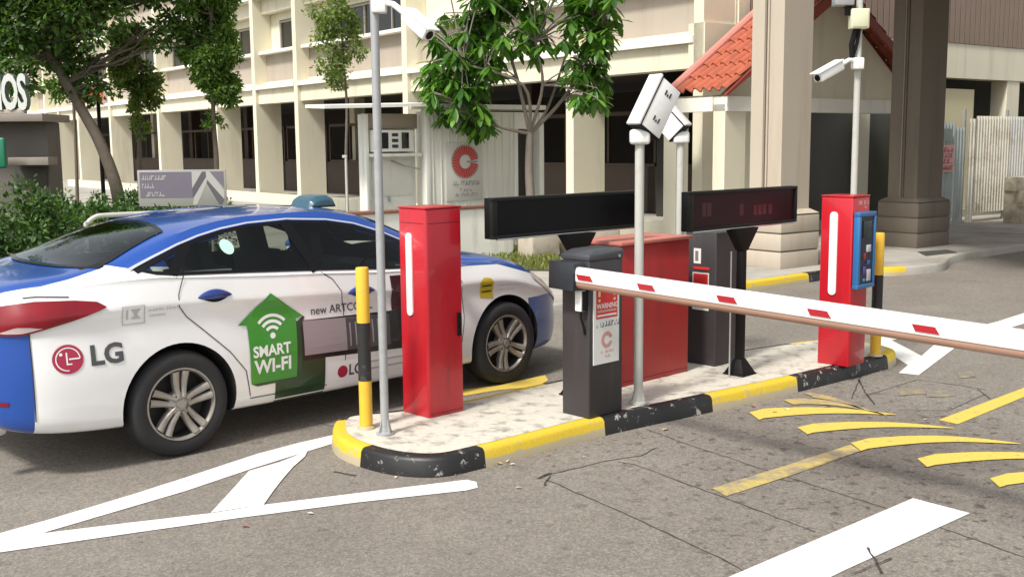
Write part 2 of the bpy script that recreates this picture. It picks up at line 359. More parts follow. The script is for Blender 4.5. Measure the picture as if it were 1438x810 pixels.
# --- livery: blue over white, from the thing's own coordinates
def livery():
    m = bpy.data.materials.new('blue_and_white_car_paint'); m.use_nodes = True; n = m.node_tree; b = n.nodes['Principled BSDF']; L = n.links.new
    tc = n.nodes.new('ShaderNodeTexCoord'); sp = n.nodes.new('ShaderNodeSeparateXYZ'); L(tc.outputs['Object'], sp.inputs[0])
    X, Z = sp.outputs[0], sp.outputs[2]
    def M(op, a, b_=None, c=None):
        q = n.nodes.new('ShaderNodeMath'); q.operation = op
        for i, v in enumerate((a, b_, c)):
            if v is None: continue
            if isinstance(v, (int, float)): q.inputs[i].default_value = v
            else: L(v, q.inputs[i])
        return q.outputs[0]
    def line(x0, z0, x1, z1):         # 1 where z is above the line
        s = (z1-z0)/(x1-x0); return M('GREATER_THAN', Z, M('MULTIPLY_ADD', X, s, z0-s*x0))
    def gx(v): return M('GREATER_THAN', X, v)
    def lx(v): return M('LESS_THAN', X, v)
    def AND(*a):
        r = a[0]
        for q in a[1:]: r = M('MULTIPLY', r, q)
        return r
    def OR(*a):
        r = a[0]
        for q in a[1:]: r = M('MAXIMUM', r, q)
        return r
    AY = M('ABSOLUTE', sp.outputs[1])
    deck = AND(lx(-.72), M('GREATER_THAN', Z, 1.0), M('LESS_THAN', AY, M('MULTIPLY_ADD', X, .42, .985)))
    pil1 = AND(gx(-.7201), lx(-.33), M('GREATER_THAN', Z, 1.0), M('LESS_THAN', AY, M('MULTIPLY_ADD', X, -.09, .617)))
    pil2 = AND(gx(-.3301), lx(-.10), line(-.33, 1.192, -.10, 1.14))
    roof = AND(gx(-.1001), lx(2.05), line(-.1, 1.17, 2.05, 1.03))
    hood = AND(gx(2.0499), line(2.05, .985, 2.72, .955), lx(2.72))
    hood2 = AND(gx(2.7199), line(2.72, .955, 3.12, .845))
    rb = AND(lx(-.845), M('LESS_THAN', Z, .90))
    fb = AND(gx(3.03), M('LESS_THAN', Z, .66))
    fac = OR(deck, pil1, pil2, roof, hood, hood2, rb, fb)
    mx = n.nodes.new('ShaderNodeMix'); mx.data_type = 'RGBA'; L(fac, mx.inputs[0])
    mx.inputs[6].default_value = (.80, .80, .79, 1); mx.inputs[7].default_value = (.006, .060, .31, 1)
    g = n.nodes.new('ShaderNodeNewGeometry'); m4 = n.nodes.new('ShaderNodeMix'); m4.data_type = 'RGBA'
    L(g.outputs['Backfacing'], m4.inputs[0]); L(mx.outputs[2], m4.inputs[6]); m4.inputs[7].default_value = (.02, .02, .02, 1)
    L(m4.outputs[2], b.inputs['Base Color'])
    b.inputs['Roughness'].default_value = .28; b.inputs['Coat Weight'].default_value = .9; b.inputs['Coat Roughness'].default_value = .03
    return m
M_liv = livery(); M_well = mat('wheel_well_black', (.012, .012, .012), .9)

taxi = thing('taxi', 'blue and white taxi with a green arrow advert on its rear door', 'taxi', CORG, CPH)
def build_body():
    xs = sorted(set([round(v, 4) for v in list(np.arange(-1.03, 3.726, .045))+[-1.03, -1.022, -1.01, -.99, -.965, -.93, 3.6, 3.64, 3.68, 3.71, 3.725]]))
    vs = []; fs = []; rings = []
    for x in xs:
        s = sec(x); n = len(s)
        ring = [(x, -p[0], p[1]) for p in s]+[(x, p[0], p[1]) for p in s[-2:0:-1]]
        rings.append((len(vs), len(ring))); vs += ring
    for (a, n), (b, _) in zip(rings[:-1], rings[1:]):
        for j in range(n): fs.append((a+j, a+(j+1) % n, b+(j+1) % n, b+j))
    # bulged ends
    for (a, n), sg, x in ((rings[0], -1, xs[0]), (rings[-1], 1, xs[-1])):
        cz = sum(vs[a+j][2] for j in range(n))/n; prev = a; 
        for k, (sc_, dx) in enumerate(((.9, .006), (.6, .014), (.25, .018))):
            st = len(vs)
            for j in range(n): p = vs[a+j]; vs.append((x+sg*dx, p[1]*sc_, cz+(p[2]-cz)*sc_))
            for j in range(n): fs.append((prev+j, prev+(j+1) % n, st+(j+1) % n, st+j))
            prev = st
        c = len(vs); vs.append((x+sg*.019, 0, cz))
        for j in range(n): fs.append((prev+j, prev+(j+1) % n, c))
    me = bpy.data.meshes.new('body'); me.from_pydata(vs, [], fs); me.materials.append(M_liv); me.materials.append(M_well)
    bm = bmesh.new(); bm.from_mesh(me); bmesh.ops.recalc_face_normals(bm, faces=bm.faces); bm.to_mesh(me); bm.free()
    me.shade_smooth()
    o = bpy.data.objects.new('body', me); COL.objects.link(o)
    cutters = []
    for cx_, rr_ in ((0., .372), (2.77, .378)):
        for sg in (-1, 1):
            c = MB(); n = 56
            pf = [(cx_+rr_*math.cos(2*PI*i/n), .335+rr_*math.sin(2*PI*i/n)) for i in range(n)]
            y0, y1 = sg*.58, sg*1.1
            c.add([(p[0], y0, p[1]) for p in pf]+[(p[0], y1, p[1]) for p in pf], [tuple(range(n)), tuple(range(2*n-1, n-1, -1))]+[(i, (i+1) % n, n+(i+1) % n, n+i) for i in range(n)])
            co = c.build('cutter', [M_liv, M_well]); co.data.polygons.foreach_set('material_index', [1]*len(co.data.polygons)); cutters.append(co)
            md = o.modifiers.new('arch', 'BOOLEAN'); md.operation = 'DIFFERENCE'; md.object = co; md.solver = 'EXACT'; md.material_mode = 'TRANSFER'
    dg = bpy.context.evaluated_depsgraph_get(); dg.update()
    me2 = bpy.data.meshes.new_from_object(o.evaluated_get(dg)); o.modifiers.clear(); o.data = me2
    for c in cutters: bpy.data.objects.remove(c)
    o.parent = taxi
    return o
body = build_body()

WT = [(-.20, 1.155), (-.05, 1.205), (.12, 1.265), (.28, 1.31), (.45, 1.345), (.65, 1.37), (.95, 1.38), (1.27, 1.36), (1.49, 1.322), (1.72, 1.25), (1.92, 1.165), (2.1, 1.075), (2.22, 1.005), (2.26, .985)]
WB = [(-.20, 1.15), (-.1, 1.122), (.02, 1.108), (.5, 1.083), (1.0, 1.052), (1.7, 1.005), (2.26, .98)]
def lin(T, x):
    if x <= T[0][0]: return T[0][1]
    for a, b in zip(T[:-1], T[1:]):
        if a[0] <= x <= b[0]: return a[1]+(b[1]-a[1])*(x-a[0])/(b[0]-a[0])
    return T[-1][1]
# rear glass and windscreen outlines in plan: (x lower edge, x upper edge) at a given |y|
def rg(y): a = abs(y); return -.53-.05*0+.30*(a/.66)**2.6*.55, .20-.10*(a/.6)**2
def wsr(y): a = abs(y); return 1.78-.02*(a/.6)**2, 2.52-.20*(a/.7)**2
RGW = lambda x: .50+.16*(min(1, max(0, (.2-x)/.72)))       # half widths
WSW = lambda x: .53+.17*(min(1, max(0, (x-1.78)/.74)))
def carve():
    me = body.data; bm = bmesh.new(); bm.from_mesh(me); kill = []
    for f in bm.faces:
        c = f.calc_center_median(); n = f.normal
        if f.material_index == 1: continue
        x, y, z = c; ay = abs(y)
        if -.1 < x < 2.15 and abs(n.y) > .6 and lin(WB, x)+.02 < z < lin(WT, x)-.02: kill.append(f); continue
        if n.z > .2 and z > 1.0:
            if -.45 < x < .15 and ay < RGW(x)-.03: kill.append(f)
            elif 1.84 < x < 2.44 and ay < WSW(x)-.03: kill.append(f)
    bmesh.ops.delete(bm, geom=kill, context='FACES'); bm.to_mesh(me); bm.free()
carve()
me = body.data
try: me.set_sharp_from_angle(angle=R(40))
except Exception: pass

def win_glass():
    m = bpy.data.materials.new('tinted_window_glass'); m.use_nodes = True; n = m.node_tree; n.nodes.remove(n.nodes['Principled BSDF'])
    out = n.nodes['Material Output']; L = n.links.new
    t = n.nodes.new('ShaderNodeBsdfTransparent'); t.inputs[0].default_value = (.58, .62, .59, 1)
    g = n.nodes.new('ShaderNodeBsdfGlossy'); g.inputs['Roughness'].default_value = .02; g.inputs[0].default_value = (.9, .95, .95, 1)
    fr = n.nodes.new('ShaderNodeFresnel'); fr.inputs[0].default_value = 1.42
    mx = n.nodes.new('ShaderNodeMixShader'); L(fr.outputs[0], mx.inputs[0]); L(t.outputs[0], mx.inputs[1]); L(g.outputs[0], mx.inputs[2]); L(mx.outputs[0], out.inputs[0])
    return m
M_wg = win_glass()
M_frit = mat('black_window_border', (.006, .006, .007), .2, spec=.22)
M_chrome = mat('chrome', (.88, .88, .88), .28, metal=.7)
M_cblue = mat('blue_handle_paint', (.006, .03, .19), .25, coat=.8)
M_rub = mat('tyre_rubber', (.022, .022, .023), .8, var=.2, scale=20, bump=.1, bscale=40)
M_alloy = mat('alloy_rim', (.34, .315, .28), .45, metal=.4, var=.1, scale=12)
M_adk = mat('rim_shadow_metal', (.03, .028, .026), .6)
M_lred = mat('red_lamp_lens', (.20, .002, .008), .25, var=.35, scale=7, coat=.2)
M_lclr = mat('clear_lamp_lens', (.46, .38, .37), .12, coat=.5)
M_seat = mat('seat_fabric', (.045, .043, .042), .9)

def side_panel(name, m, xa, xb, zlo, zhi, off, parent, nx=24, nz=8, sgn=-1, thick=0):
    mb = MB(); vs = []
    for i in range(nx+1):
        x = xa+(xb-xa)*i/nx
        a, b = zlo(x), zhi(x)
        for j in range(nz+1): vs.append(side_pt(x, a+(b-a)*j/nz, off, sgn))
    fs = [(i*(nz+1)+j, (i+1)*(nz+1)+j, (i+1)*(nz+1)+j+1, i*(nz+1)+j+1) for i in range(nx) for j in range(nz)]
    mb.add(vs, fs); o = mb.build(name, m, parent, smooth=True, recalc=False); return o
def ribbon(mb, pts, wd, off, sgn=-1, mi=None):
    """a narrow strip lying along the car side through (x, z) points"""
    P = []
    for a, b in zip(pts[:-1], pts[1:]):
        k = max(1, int(math.hypot(b[0]-a[0], b[1]-a[1])/.05))
        P += [(a[0]+(b[0]-a[0])*i/k, a[1]+(b[1]-a[1])*i/k) for i in range(k)]
    P.append(pts[-1]); vs = []
    for i, p in enumerate(P):
        q0, q1 = P[max(0, i-1)], P[min(len(P)-1, i+1)]; tx, tz = q1[0]-q0[0], q1[1]-q0[1]; l = math.hypot(tx, tz) or 1
        nx, nz = -tz/l*wd/2, tx/l*wd/2
        vs += [side_pt(p[0]-nx, p[1]-nz, off, sgn), side_pt(p[0]+nx, p[1]+nz, off, sgn)]
    mb.add(vs, [(2*i, 2*i+2, 2*i+3, 2*i+1) for i in range(len(P)-1)], mi)
def decal(mb, vs, fs, off, mi, du=0, dv=0, sx=1., sy=1., shear=0., cell=.05):
    bm = bmesh.new(); bv = [bm.verts.new((a*sx+du, b*sy+dv+shear*a*sx, 0)) for a, b in vs]
    for f in fs:
        try: bm.faces.new([bv[i] for i in f])
        except ValueError: pass
    xs = [v.co.x for v in bm.verts]; ys = [v.co.y for v in bm.verts]
    for ax, lo, hi in ((0, min(xs), max(xs)), (1, min(ys), max(ys))):
        k = math.ceil((lo+1e-4)/cell)*cell
        while k < hi:
            co = (k, 0, 0) if ax == 0 else (0, k, 0); no = (1, 0, 0) if ax == 0 else (0, 1, 0)
            bmesh.ops.bisect_plane(bm, geom=list(bm.verts)+list(bm.edges)+list(bm.faces), plane_co=co, plane_no=no, dist=1e-5)
            k += cell
    bm.verts.ensure_lookup_table(); bm.verts.index_update()
    mb.add([side_pt(v.co.x, v.co.y, off) for v in bm.verts], [tuple(v.index for v in f.verts) for f in bm.faces], mi); bm.free()

# side windows: each pane a part, black border and pillar in one mesh
GO = .005
def band(name, segs, sgn):
    pass
for sgn in (-1, 1):
    mb = MB()
    top = [(x, z+.004) for x, z in WT]; bot = [(x, z-.004) for x, z in WB]
    bord = .022
    # border strips along the edge and the pillars
    ribbon(mb, [(x, z-bord/2+.002) for x, z in WT], bord, GO+.001, sgn); ribbon(mb, [(x, z+bord/2) for x, z in WB], bord*.8, GO+.0015, sgn)
    for x0, x1, wd in ((.19, .0, .05), (.93, 1.03, .085), (1.985, 1.90, .04)):
        zt, zb_ = lin(WT, x0)-.004, lin(WB, x1)+.004
        ribbon(mb, [(x0, zt), (x1, zb_)], wd, GO+.003, sgn)
    side_f = mb.build('window_frame', M_frit, taxi, smooth=True, recalc=False)
    for xa, xb, in ((-.18, .10), (.10, .98), (.98, 1.94), (1.94, 2.24)):
        g = side_panel('window', M_wg, xa, xb, lambda x: lin(WB, x)+.004, lambda x: max(lin(WB, x)+.006, lin(WT, x)-.004), GO, taxi, nx=20, nz=7, sgn=sgn)
        if xa == .10 and sgn < 0:
            c = MB(); decal(c, *disc2d(.44, 1.245, .046, 24), GO+.003, 0, cell=.03); c.build('window_sticker', mat('pale_green_sticker', (.42, .68, .58), .5), g, recalc=False)
    c = MB(); ribbon(c, [(-.225, 1.152)]+[(x, z+.010) for x, z in WT[1:]], .010, GO+.006, sgn)
    c.build('window_trim', M_chrome, taxi, smooth=True, recalc=False)
# rear glass and windscreen
def top_glass(name, lo, hi, hw, x0, x1):
    mb = MB(); nx, ny = 18, 20
    for inner in (0, 1):
        vs = []
        for i in range(nx+1):
            x = x0+(x1-x0)*i/nx; W_ = hw(x)
            for j in range(ny+1):
                y = -W_+2*W_*j/ny; a, b = lo(y), hi(y)
                xx = a+(b-a)*i/nx
                vs.append((xx, y, top_z(xx, y)+.007))
        fs = []; ms = []
        for i in range(nx):
            for j in range(ny):
                e = i == 0 or j == 0 or i == nx-1 or j == ny-1
                if e == (inner == 0): fs.append((i*(ny+1)+j, (i+1)*(ny+1)+j, (i+1)*(ny+1)+j+1, i*(ny+1)+j+1))
        if inner == 0: mo = MB(); mo.add(vs, fs); border = mo
        else: mo2 = MB(); mo2.add(vs, fs); g = mo2.build(name, M_wg, taxi, smooth=True, recalc=False)
    border.build('seal', M_frit, g, smooth=True, recalc=False)
top_glass('rear_window', lambda y: rg(y)[0], lambda y: rg(y)[1], RGW, -.5, .2)
top_glass('windscreen', lambda y: wsr(y)[0], lambda y: wsr(y)[1], WSW, 1.78, 2.5)
# cabin
for y in (-.36, .36):
    for xs_, zz in ((.42, 0), (1.28, 0)):
        mb = MB()
        Mr = Matrix.Rotation(R(-14), 3, 'Y')
        mb.box((xs_+.1, y, .80), (.13, .50, .62), Mr); mb.box((xs_+.36, y, .52), (.52, .50, .16))
        mb.box((xs_-.0, y, 1.19), (.09, .27, .19), Mr)
        mb.tube([(xs_+.02, y-.06, 1.06), (xs_, y-.06, 1.14)], .008, 6); mb.tube([(xs_+.02, y+.06, 1.06), (xs_, y+.06, 1.14)], .008, 6)
        mb.build('seat', M_seat, taxi, bevel=.025, seg=2)
mb = MB(); mb.box((2.2, 0, .88), (.36, 1.5, .14)); mb.box((-.2, 0, 1.04), (.55, 1.3, .05)); mb.box((.95, 0, .37), (2.6, 1.5, .04))
mb.build('dashboard', M_seat, taxi, bevel=.02)
mb = MB(); mb.lathe([(.17, -.012), (.185, 0), (.17, .012), (.155, 0), (.17, -.012)], 28); 
st = mb.build('steering_wheel', M_black, taxi, smooth=True); st.location = (1.86, -.36, .92); st.rotation_euler = (0, R(-65), 0)

# shut lines
mb = MB()
for pl in ([(.20, 1.30), (.06, 1.10), (.015, 1.0), (.01, .93), (.06, .86), (.16, .77), (.33, .61), (.44, .47), (.47, .30)],
           [(1.06, 1.04), (1.14, .99), (1.20, .90), (1.215, .78), (1.215, .50), (1.19, .30)],
           [(2.24, .965), (2.30, .86), (2.31, .6), (2.27, .32)],
           [(.47, .285), (1.2, .275), (2.27, .275)],
           [(-.845, .885), (-.845, .60), (-.84, .36)], [(3.03, .66), (3.04, .45)], [(-.62, 1.045), (-.78, 1.058), (-.845, 1.055)]):
    mb = MB(); ribbon(mb, pl, .0060, .0042); mb.build('panel_seam', mat('seam_black', (.03, .03, .03), .8), taxi, recalc=False)
pass
# door handles
def handle(x, z, sgn):
    mb = MB(); y = side_y(x, z)*sgn
    n = 18; vs = []
    for i in range(n+1):
        t = i/n; xx = x-.12+.24*t; sec_h = .034*math.sin(PI*t)**.75+.001; bulge = .030*math.sin(PI*t)**.8+.002
        p = side_pt(xx, z, .0, sgn); zz = z+.012*math.sin(PI*t)-.004
        for k in range(9):
            a = PI*k/8-PI/2; vs.append((xx, p.y+sgn*(bulge*math.cos(a)-.002), zz+sec_h*math.sin(a)*.95))
    fs = [(i*9+k, (i+1)*9+k, (i+1)*9+k+1, i*9+k+1) for i in range(n) for k in range(8)]
    mb.add(vs, fs); o = mb.build('door_handle', M_cblue, taxi, smooth=True)
    mk = MB(); p = side_pt(x, z, .004, sgn)
    vs = [side_pt(x-.1+.2*i/12, z+s_*(.03*math.sin(PI*i/12)+.003)-.006, .0025, sgn) for i in range(13) for s_ in (-1, 1)]
    mk.add(vs, [(2*i, 2*i+2, 2*i+3, 2*i+1) for i in range(12)]); mk.build('handle_recess', M_black, o, recalc=False)
for sgn in (-1, 1): handle(.255, .970, sgn); handle(1.37, .885, sgn)
# tail lamps: wrap round the corner
def lamp_strip(name, m, up, dn, xa, xb, off, sgn, nx=26, nz=6):
    return side_panel(name, m, xa, xb, lambda x: lin(dn, x), lambda x: max(lin(dn, x)+.001, lin(up, x)), off, taxi, nx, nz, sgn)
TU = [(-1.022, .985), (-.98, 1.005), (-.9, 1.02), (-.8, 1.03), (-.6, 1.022), (-.48, 1.005), (-.435, .975)]
TD = [(-1.022, .87), (-.95, .855), (-.88, .855), (-.82, .868), (-.72, .893), (-.6, .925), (-.48, .955), (-.435, .970)]
TM = [(-1.022, .93), (-.95, .92), (-.82, .905), (-.74, .892)]
for sgn in (-1, 1):
    lm = lamp_strip('tail_light', M_lred, TU, TD, -1.022, -.435, .012, sgn)
    q = side_panel('reflector', M_lclr, -.965, -.78, lambda x: lin(TD, x)+.010, lambda x: max(lin(TD, x)+.011, lin([(-.965, .87), (-.9, .902), (-.84, .900), (-.78, .886)], x)), .014, lm, 10, 4, sgn)
    side_panel('headlight', M_lclr, 3.12, 3.66, lambda x: f_zs(x)-.10+.05*max(0, (3.3-x)/.2), lambda x: f_zs(x)-.006, .006, taxi, 16, 5, sgn)
    q = side_panel('rear_reflector', M_lred, -1.0, -.95, lambda x: .455, lambda x: .475, .006, taxi, 6, 2, sgn)
# mirrors
for sgn in (-1, 1):
    mb = MB(); bmx = bmesh.new(); bmesh.ops.create_uvsphere(bmx, u_segments=20, v_segments=12, radius=1)
    for v in bmx.verts: v.co.x = v.co.x*.085 if v.co.x > 0 else v.co.x*.02
    mb.add([(2.06+v.co.x, sgn*1.0+v.co.y*.115, 1.035+v.co.z*.07) for v in bmx.verts], [tuple(v.index for v in f.verts) for f in bmx.faces]); bmx.free()
    o = mb.build('wing_mirror', M_liv, taxi, smooth=True); 
    a = MB(); a.tube([(2.06, sgn*.85, .99), (2.07, sgn*.95, 1.0)], [.03, .022], 10); a.build('mirror_arm', M_black, o, smooth=True)
# number plate, exhaust, rear bumper insert, antenna, roof sign
mb = MB(); mb.box((-1.052, 0, .80), (.012, .46, .11)); mb.build('number_plate', mat('plate_black', (.02, .02, .02), .4), taxi, bevel=.003)
for y in (-.52,): mb = MB(); mb.lathe([(.045, 0), (.05, .02), (.05, .14), (.04, .14), (.038, 0)], 20); e = mb.build('exhaust_pipe', M_chrome, taxi, smooth=True); e.location = (-.92, y, .30); e.rotation_euler = (0, R(-90), 0)
mb = MB()
pr = [(-.15, 0), (-.13, .05), (-.06, .085), (.06, .095), (.13, .06), (.16, 0)]
vs = [(1.60+a*.8, y, 1.436+b*.85) for y, s_ in ((-.15, 0), (-.11, 1), (.11, 1), (.15, 0)) for a, b in [(p[0]*(.8 if not s_ else 1), p[1]*(.55 if not s_ else 1)) for p in pr]]
n = len(pr); fs = [(k*n+i, k*n+i+1, (k+1)*n+i+1, (k+1)*n+i) for k in range(3) for i in range(n-1)]+[(0, 1, 2, 3, 4, 5), (23, 22, 21, 20, 19, 18)]
mb.add(vs, fs); mb.build('roof_sign', mat('teal_lamp_cover', (.03, .085, .115), .3), taxi, bevel=.008)
mb = MB(); mb.box((1.60, 0, 1.434), (.2, .30, .014)); mb.build('roof_sign_base', M_black, taxi)
# wheels
def wheel(x, sgn, rot):
    wh = bpy.data.objects.new('wheel', None); COL.objects.link(wh); wh.parent = taxi; wh.location = (x, sgn*.885, .328); wh.rotation_euler = (0, 0, 0 if sgn < 0 else PI)
    # local: outside at -y
    t = MB(); t.lathe([(.222, .02), (.226, -.004), (.245, -.010), (.285, -.012), (.308, -.003), (.322, .018), (.328, .05), (.328, .16), (.318, .195), (.28, .205), (.225, .195), (.222, .17)], 64, 'Y')
    t.build('tyre', M_rub, wh, smooth=True)
    r = MB()
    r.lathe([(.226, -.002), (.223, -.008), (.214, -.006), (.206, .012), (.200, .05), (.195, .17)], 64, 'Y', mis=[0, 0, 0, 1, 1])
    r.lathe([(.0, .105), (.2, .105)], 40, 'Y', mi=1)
    r.lathe([(.0, -.004), (.026, -.004), (.030, .004), (.066, .007), (.078, .020), (.078, .07)], 40, 'Y', mi=0)
    for k in range(5):
        for s_ in (-1, 1):
            a0 = rot+2*PI*k/5
            def P(rr, th, d): return (rr*math.cos(th), d, rr*math.sin(th))
            # a leaning spoke whose pair opens toward the rim
            st_ = []
            for q in range(6):
                u = q/5; rr = .045+u*(.207-.045)
                lo_ = .0185+.0145*u; hw = .0155+.0075*u; cen = a0+s_*math.asin(min(.9, lo_/rr))+.04*u; dd = .002+.014*math.sin(PI*u)-.008*u
                tt = hw/rr*(1.0)
                st_.append([P(rr, cen-tt, dd+.002), P(rr, cen-tt*.5, dd-.007), P(rr, cen+tt*.5, dd-.007), P(rr, cen+tt, dd+.002), P(rr, cen+tt, dd+.035), P(rr, cen-tt, dd+.035)])
            vs = [p for g_ in st_ for p in g_]
            fs = [(i*6+j, i*6+(j+1) % 6, (i+1)*6+(j+1) % 6, (i+1)*6+j) for i in range(5) for j in range(6)]
            r.add(vs, fs, 0)
        a1 = rot+2*PI*(k+.5)/5
        r.lathe([(0, .0), (.0105, .0), (.0115, .02)], 12, 'Y', o=(.053*math.cos(a1), .0025, .053*math.sin(a1)), mi=1)
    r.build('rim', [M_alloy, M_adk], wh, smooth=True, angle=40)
    return wh
for x in (0, 2.77):
    for sgn in (-1, 1): wheel(x, sgn, .25 if x == 0 else .75)
# ---------------------------------------------------------------- adverts on the near side
K = lambda n_, c, r_=.35: mat(n_, c, r_, coat=.4)
MG, MGd, MW, MGy, MMa, MLr, MTx, MYl = K('vinyl_green', (.045, .26, .028)), K('vinyl_dark_green', (.012, .045, .014)), K('vinyl_white', (.80, .80, .79)), K('vinyl_grey', (.29, .25, .26)), K('vinyl_maroon', (.045, .006, .010)), K('vinyl_crimson', (.38, .02, .06)), K('vinyl_charcoal', (.07, .07, .075)), K('vinyl_mustard', (.55, .43, .03))
MBk = K('vinyl_black', (.010, .010, .010)); MLg = K('vinyl_light_grey', (.46, .46, .47))
ALL = [MG, MGd, MW, MGy, MMa, MLr, MTx, MYl, MBk, MLg]
def newd(): return MB()
# dark lower advert panel
mb = MB(); decal(mb, *poly2d([(.655, .225), (1.045, .225), (1.045, .50), (.655, .50)]), .003, 1)
decal(mb, *poly2d([(.80, .74), (2.22, .705), (2.26, .96), (1.63, .985), (1.62, .735)][:2]+[(2.22, .42), (1.045, .47), (.655, .47), (.655, .70)]), .0032, 8)
decal(mb, *poly2d([(1.63, .72), (2.22, .70), (2.225, .95), (1.63, .965)]), .0034, 4)
decal(mb, *poly2d([(.88, .735), (1.60, .70), (1.60, .485), (.88, .505)]), .0046, 3)
decal(mb, *poly2d([(1.225, .715), (1.60, .70), (1.60, .485), (1.225, .495)]), .0052, 6)
for i in range(7): decal(mb, *rect2d(1.25+i*.048, .52, 1.262+i*.048, .68), .0058, 3)
mb.build('door_advert', ALL, taxi, recalc=False)
mb = MB(); decal(mb, *poly2d([(1.06, .43), (2.22, .40), (2.22, .255), (1.06, .255)]), .0052, 2)
decal(mb, *disc2d(1.185, .350, .042), .0064, 5)
v, f = text_geo('LG', .105, bold=.0025); decal(mb, v, f, .0064, 6, du=1.235, dv=.350, sx=.9)
for z in (.385, .335): decal(mb, *rect2d(1.42, z-.006, 2.15, z+.006), .0064, 9)
mb.build('sill_advert', ALL, taxi, recalc=False)
v, f = text_geo('new ARTCOOL', .078, bold=.0008); mb = MB(); decal(mb, v, f, .0052, 6, du=.95, dv=.790, sx=.98, shear=-.02); mb.build('door_lettering', ALL, taxi, recalc=False)
# green arrow house with wi-fi arcs
mb = MB(); GA = [(.432, .775), (.665, .955), (.900, .775), (.845, .775), (.835, .405), (.455, .395), (.455, .775)]
GA = [(.40, .762), (.645, .945), (.885, .772), (.83, .758), (.815, .375), (.475, .375), (.465, .755)]
decal(mb, *poly2d(GA), .0068, 0); decal(mb, *poly2d([(.83, .73), (.885, .772), (.90, .76), (.86, .70), (.86, .36), (.52, .355), (.475, .375), (.815, .375)]), .0062, 1)
cx_, cz_ = .645, .670
decal(mb, *disc2d(cx_, cz_, .020, 16), .0082, 2)
for r0 in (.045, .083, .121): decal(mb, *ring2d(cx_, cz_, r0, r0+.020, R(42), R(138), 14), .0082, 2)
v, f = text_geo('SMART', .098, bold=.0030); decal(mb, v, f, .0082, 2, du=.492, dv=.575, sx=.92)
v, f = text_geo('WI-FI', .122, bold=.0036); decal(mb, v, f, .0082, 2, du=.500, dv=.475, sx=.97)
mb.build('green_arrow_advert', ALL, taxi, recalc=False)
# rear quarter emblem
mb = MB(); ex, ez = -.665, .700
decal(mb, *disc2d(ex, ez, .083, 40), .004, 5); decal(mb, *ring2d(ex, ez, .061, .067, R(0), R(272), 40), .0054, 2); decal(mb, *rect2d(ex+.005, ez-.004, ex+.062, ez+.004), .0054, 2)
decal(mb, *rect2d(ex-.010, ez-.030, ex-.002, ez+.038), .0054, 2); decal(mb, *rect2d(ex-.010, ez-.032, ex+.020, ez-.025), .0054, 2); decal(mb, *disc2d(ex-.036, ez+.030, .009, 14), .0054, 2)
v, f = text_geo('LG', .158, bold=.0055); decal(mb, v, f, .004, 6, du=ex+.118, dv=ez-.002, sx=1.02)
mb.build('quarter_emblem', ALL, taxi, recalc=False)
def scrib_decal(mb, x0, x1, z, h_, seed, mi, off=.004, slope=0.):
    rr = random.Random(seed); x = x0
    while x < x1:
        wd = h_*rr.uniform(.35, .7)
        if rr.random() > .12:
            z_ = z+slope*(x-x0)
            decal(mb, *rect2d(x, z_-h_/2, x+wd*.3, z_+h_/2*rr.uniform(.3, 1)), off, mi); decal(mb, *rect2d(x, z_-h_*.08, x+wd, z_+h_*.08), off+.0002, mi)
        x += wd*1.25
mb = MB()
for q in (poly2d([(-.345, .965), (-.205, .965), (-.205, .958), (-.345, .958)]), poly2d([(-.345, .86), (-.205, .86), (-.205, .853), (-.345, .853)]), poly2d([(-.345, .86), (-.338, .86), (-.338, .965), (-.345, .965)]), poly2d([(-.212, .86), (-.205, .86), (-.205, .965), (-.212, .965)])): decal(mb, *q, .003, 9)
decal(mb, *rect2d(-.32, .885, -.308, .945), .003, 9); decal(mb, *poly2d([(-.295, .945), (-.23, .945), (-.255, .915), (-.232, .885), (-.29, .885), (-.268, .91)]), .003, 9)
scrib_decal(mb, -.185, .0, .930, .022, 3, 9); scrib_decal(mb, -.185, -.07, .895, .02, 4, 9)
mb.build('service_lettering', ALL, taxi, recalc=False)
mb = MB(); decal(mb, *poly2d([(2.49, .72), (2.625, .70), (2.63, .83), (2.60, .86), (2.53, .87), (2.49, .84)]), .003, 7)
for z in (.755, .80): decal(mb, *rect2d(2.51, z, 2.61, z+.012), .0042, 1)
scrib_decal(mb, 2.67, 2.93, .80, .018, 8, 9, slope=-.05); scrib_decal(mb, 2.67, 2.86, .765, .016, 9, 9, slope=-.05)
mb.build('fender_emblem', ALL, taxi, recalc=False)

# ================================================================== GROUND, PAVEMENT, ISLAND, MARKINGS
def sheet(name, pts, z, m):
    mb = MB(); v, f = poly2d(pts); mb.add([(p[0], p[1], z) for p in v], f); o = mb.build(name, m)
    me = o.data
    if me.polygons and me.polygons[0].normal.z < 0: me.flip_normals()
    return o
mb = MB(); mb.add([(-300, -250, 0), (300, -250, 0), (300, 350, 0), (-300, 350, 0)], [(0, 1, 2, 3)]); road = struct(mb.build('road', M_asph))

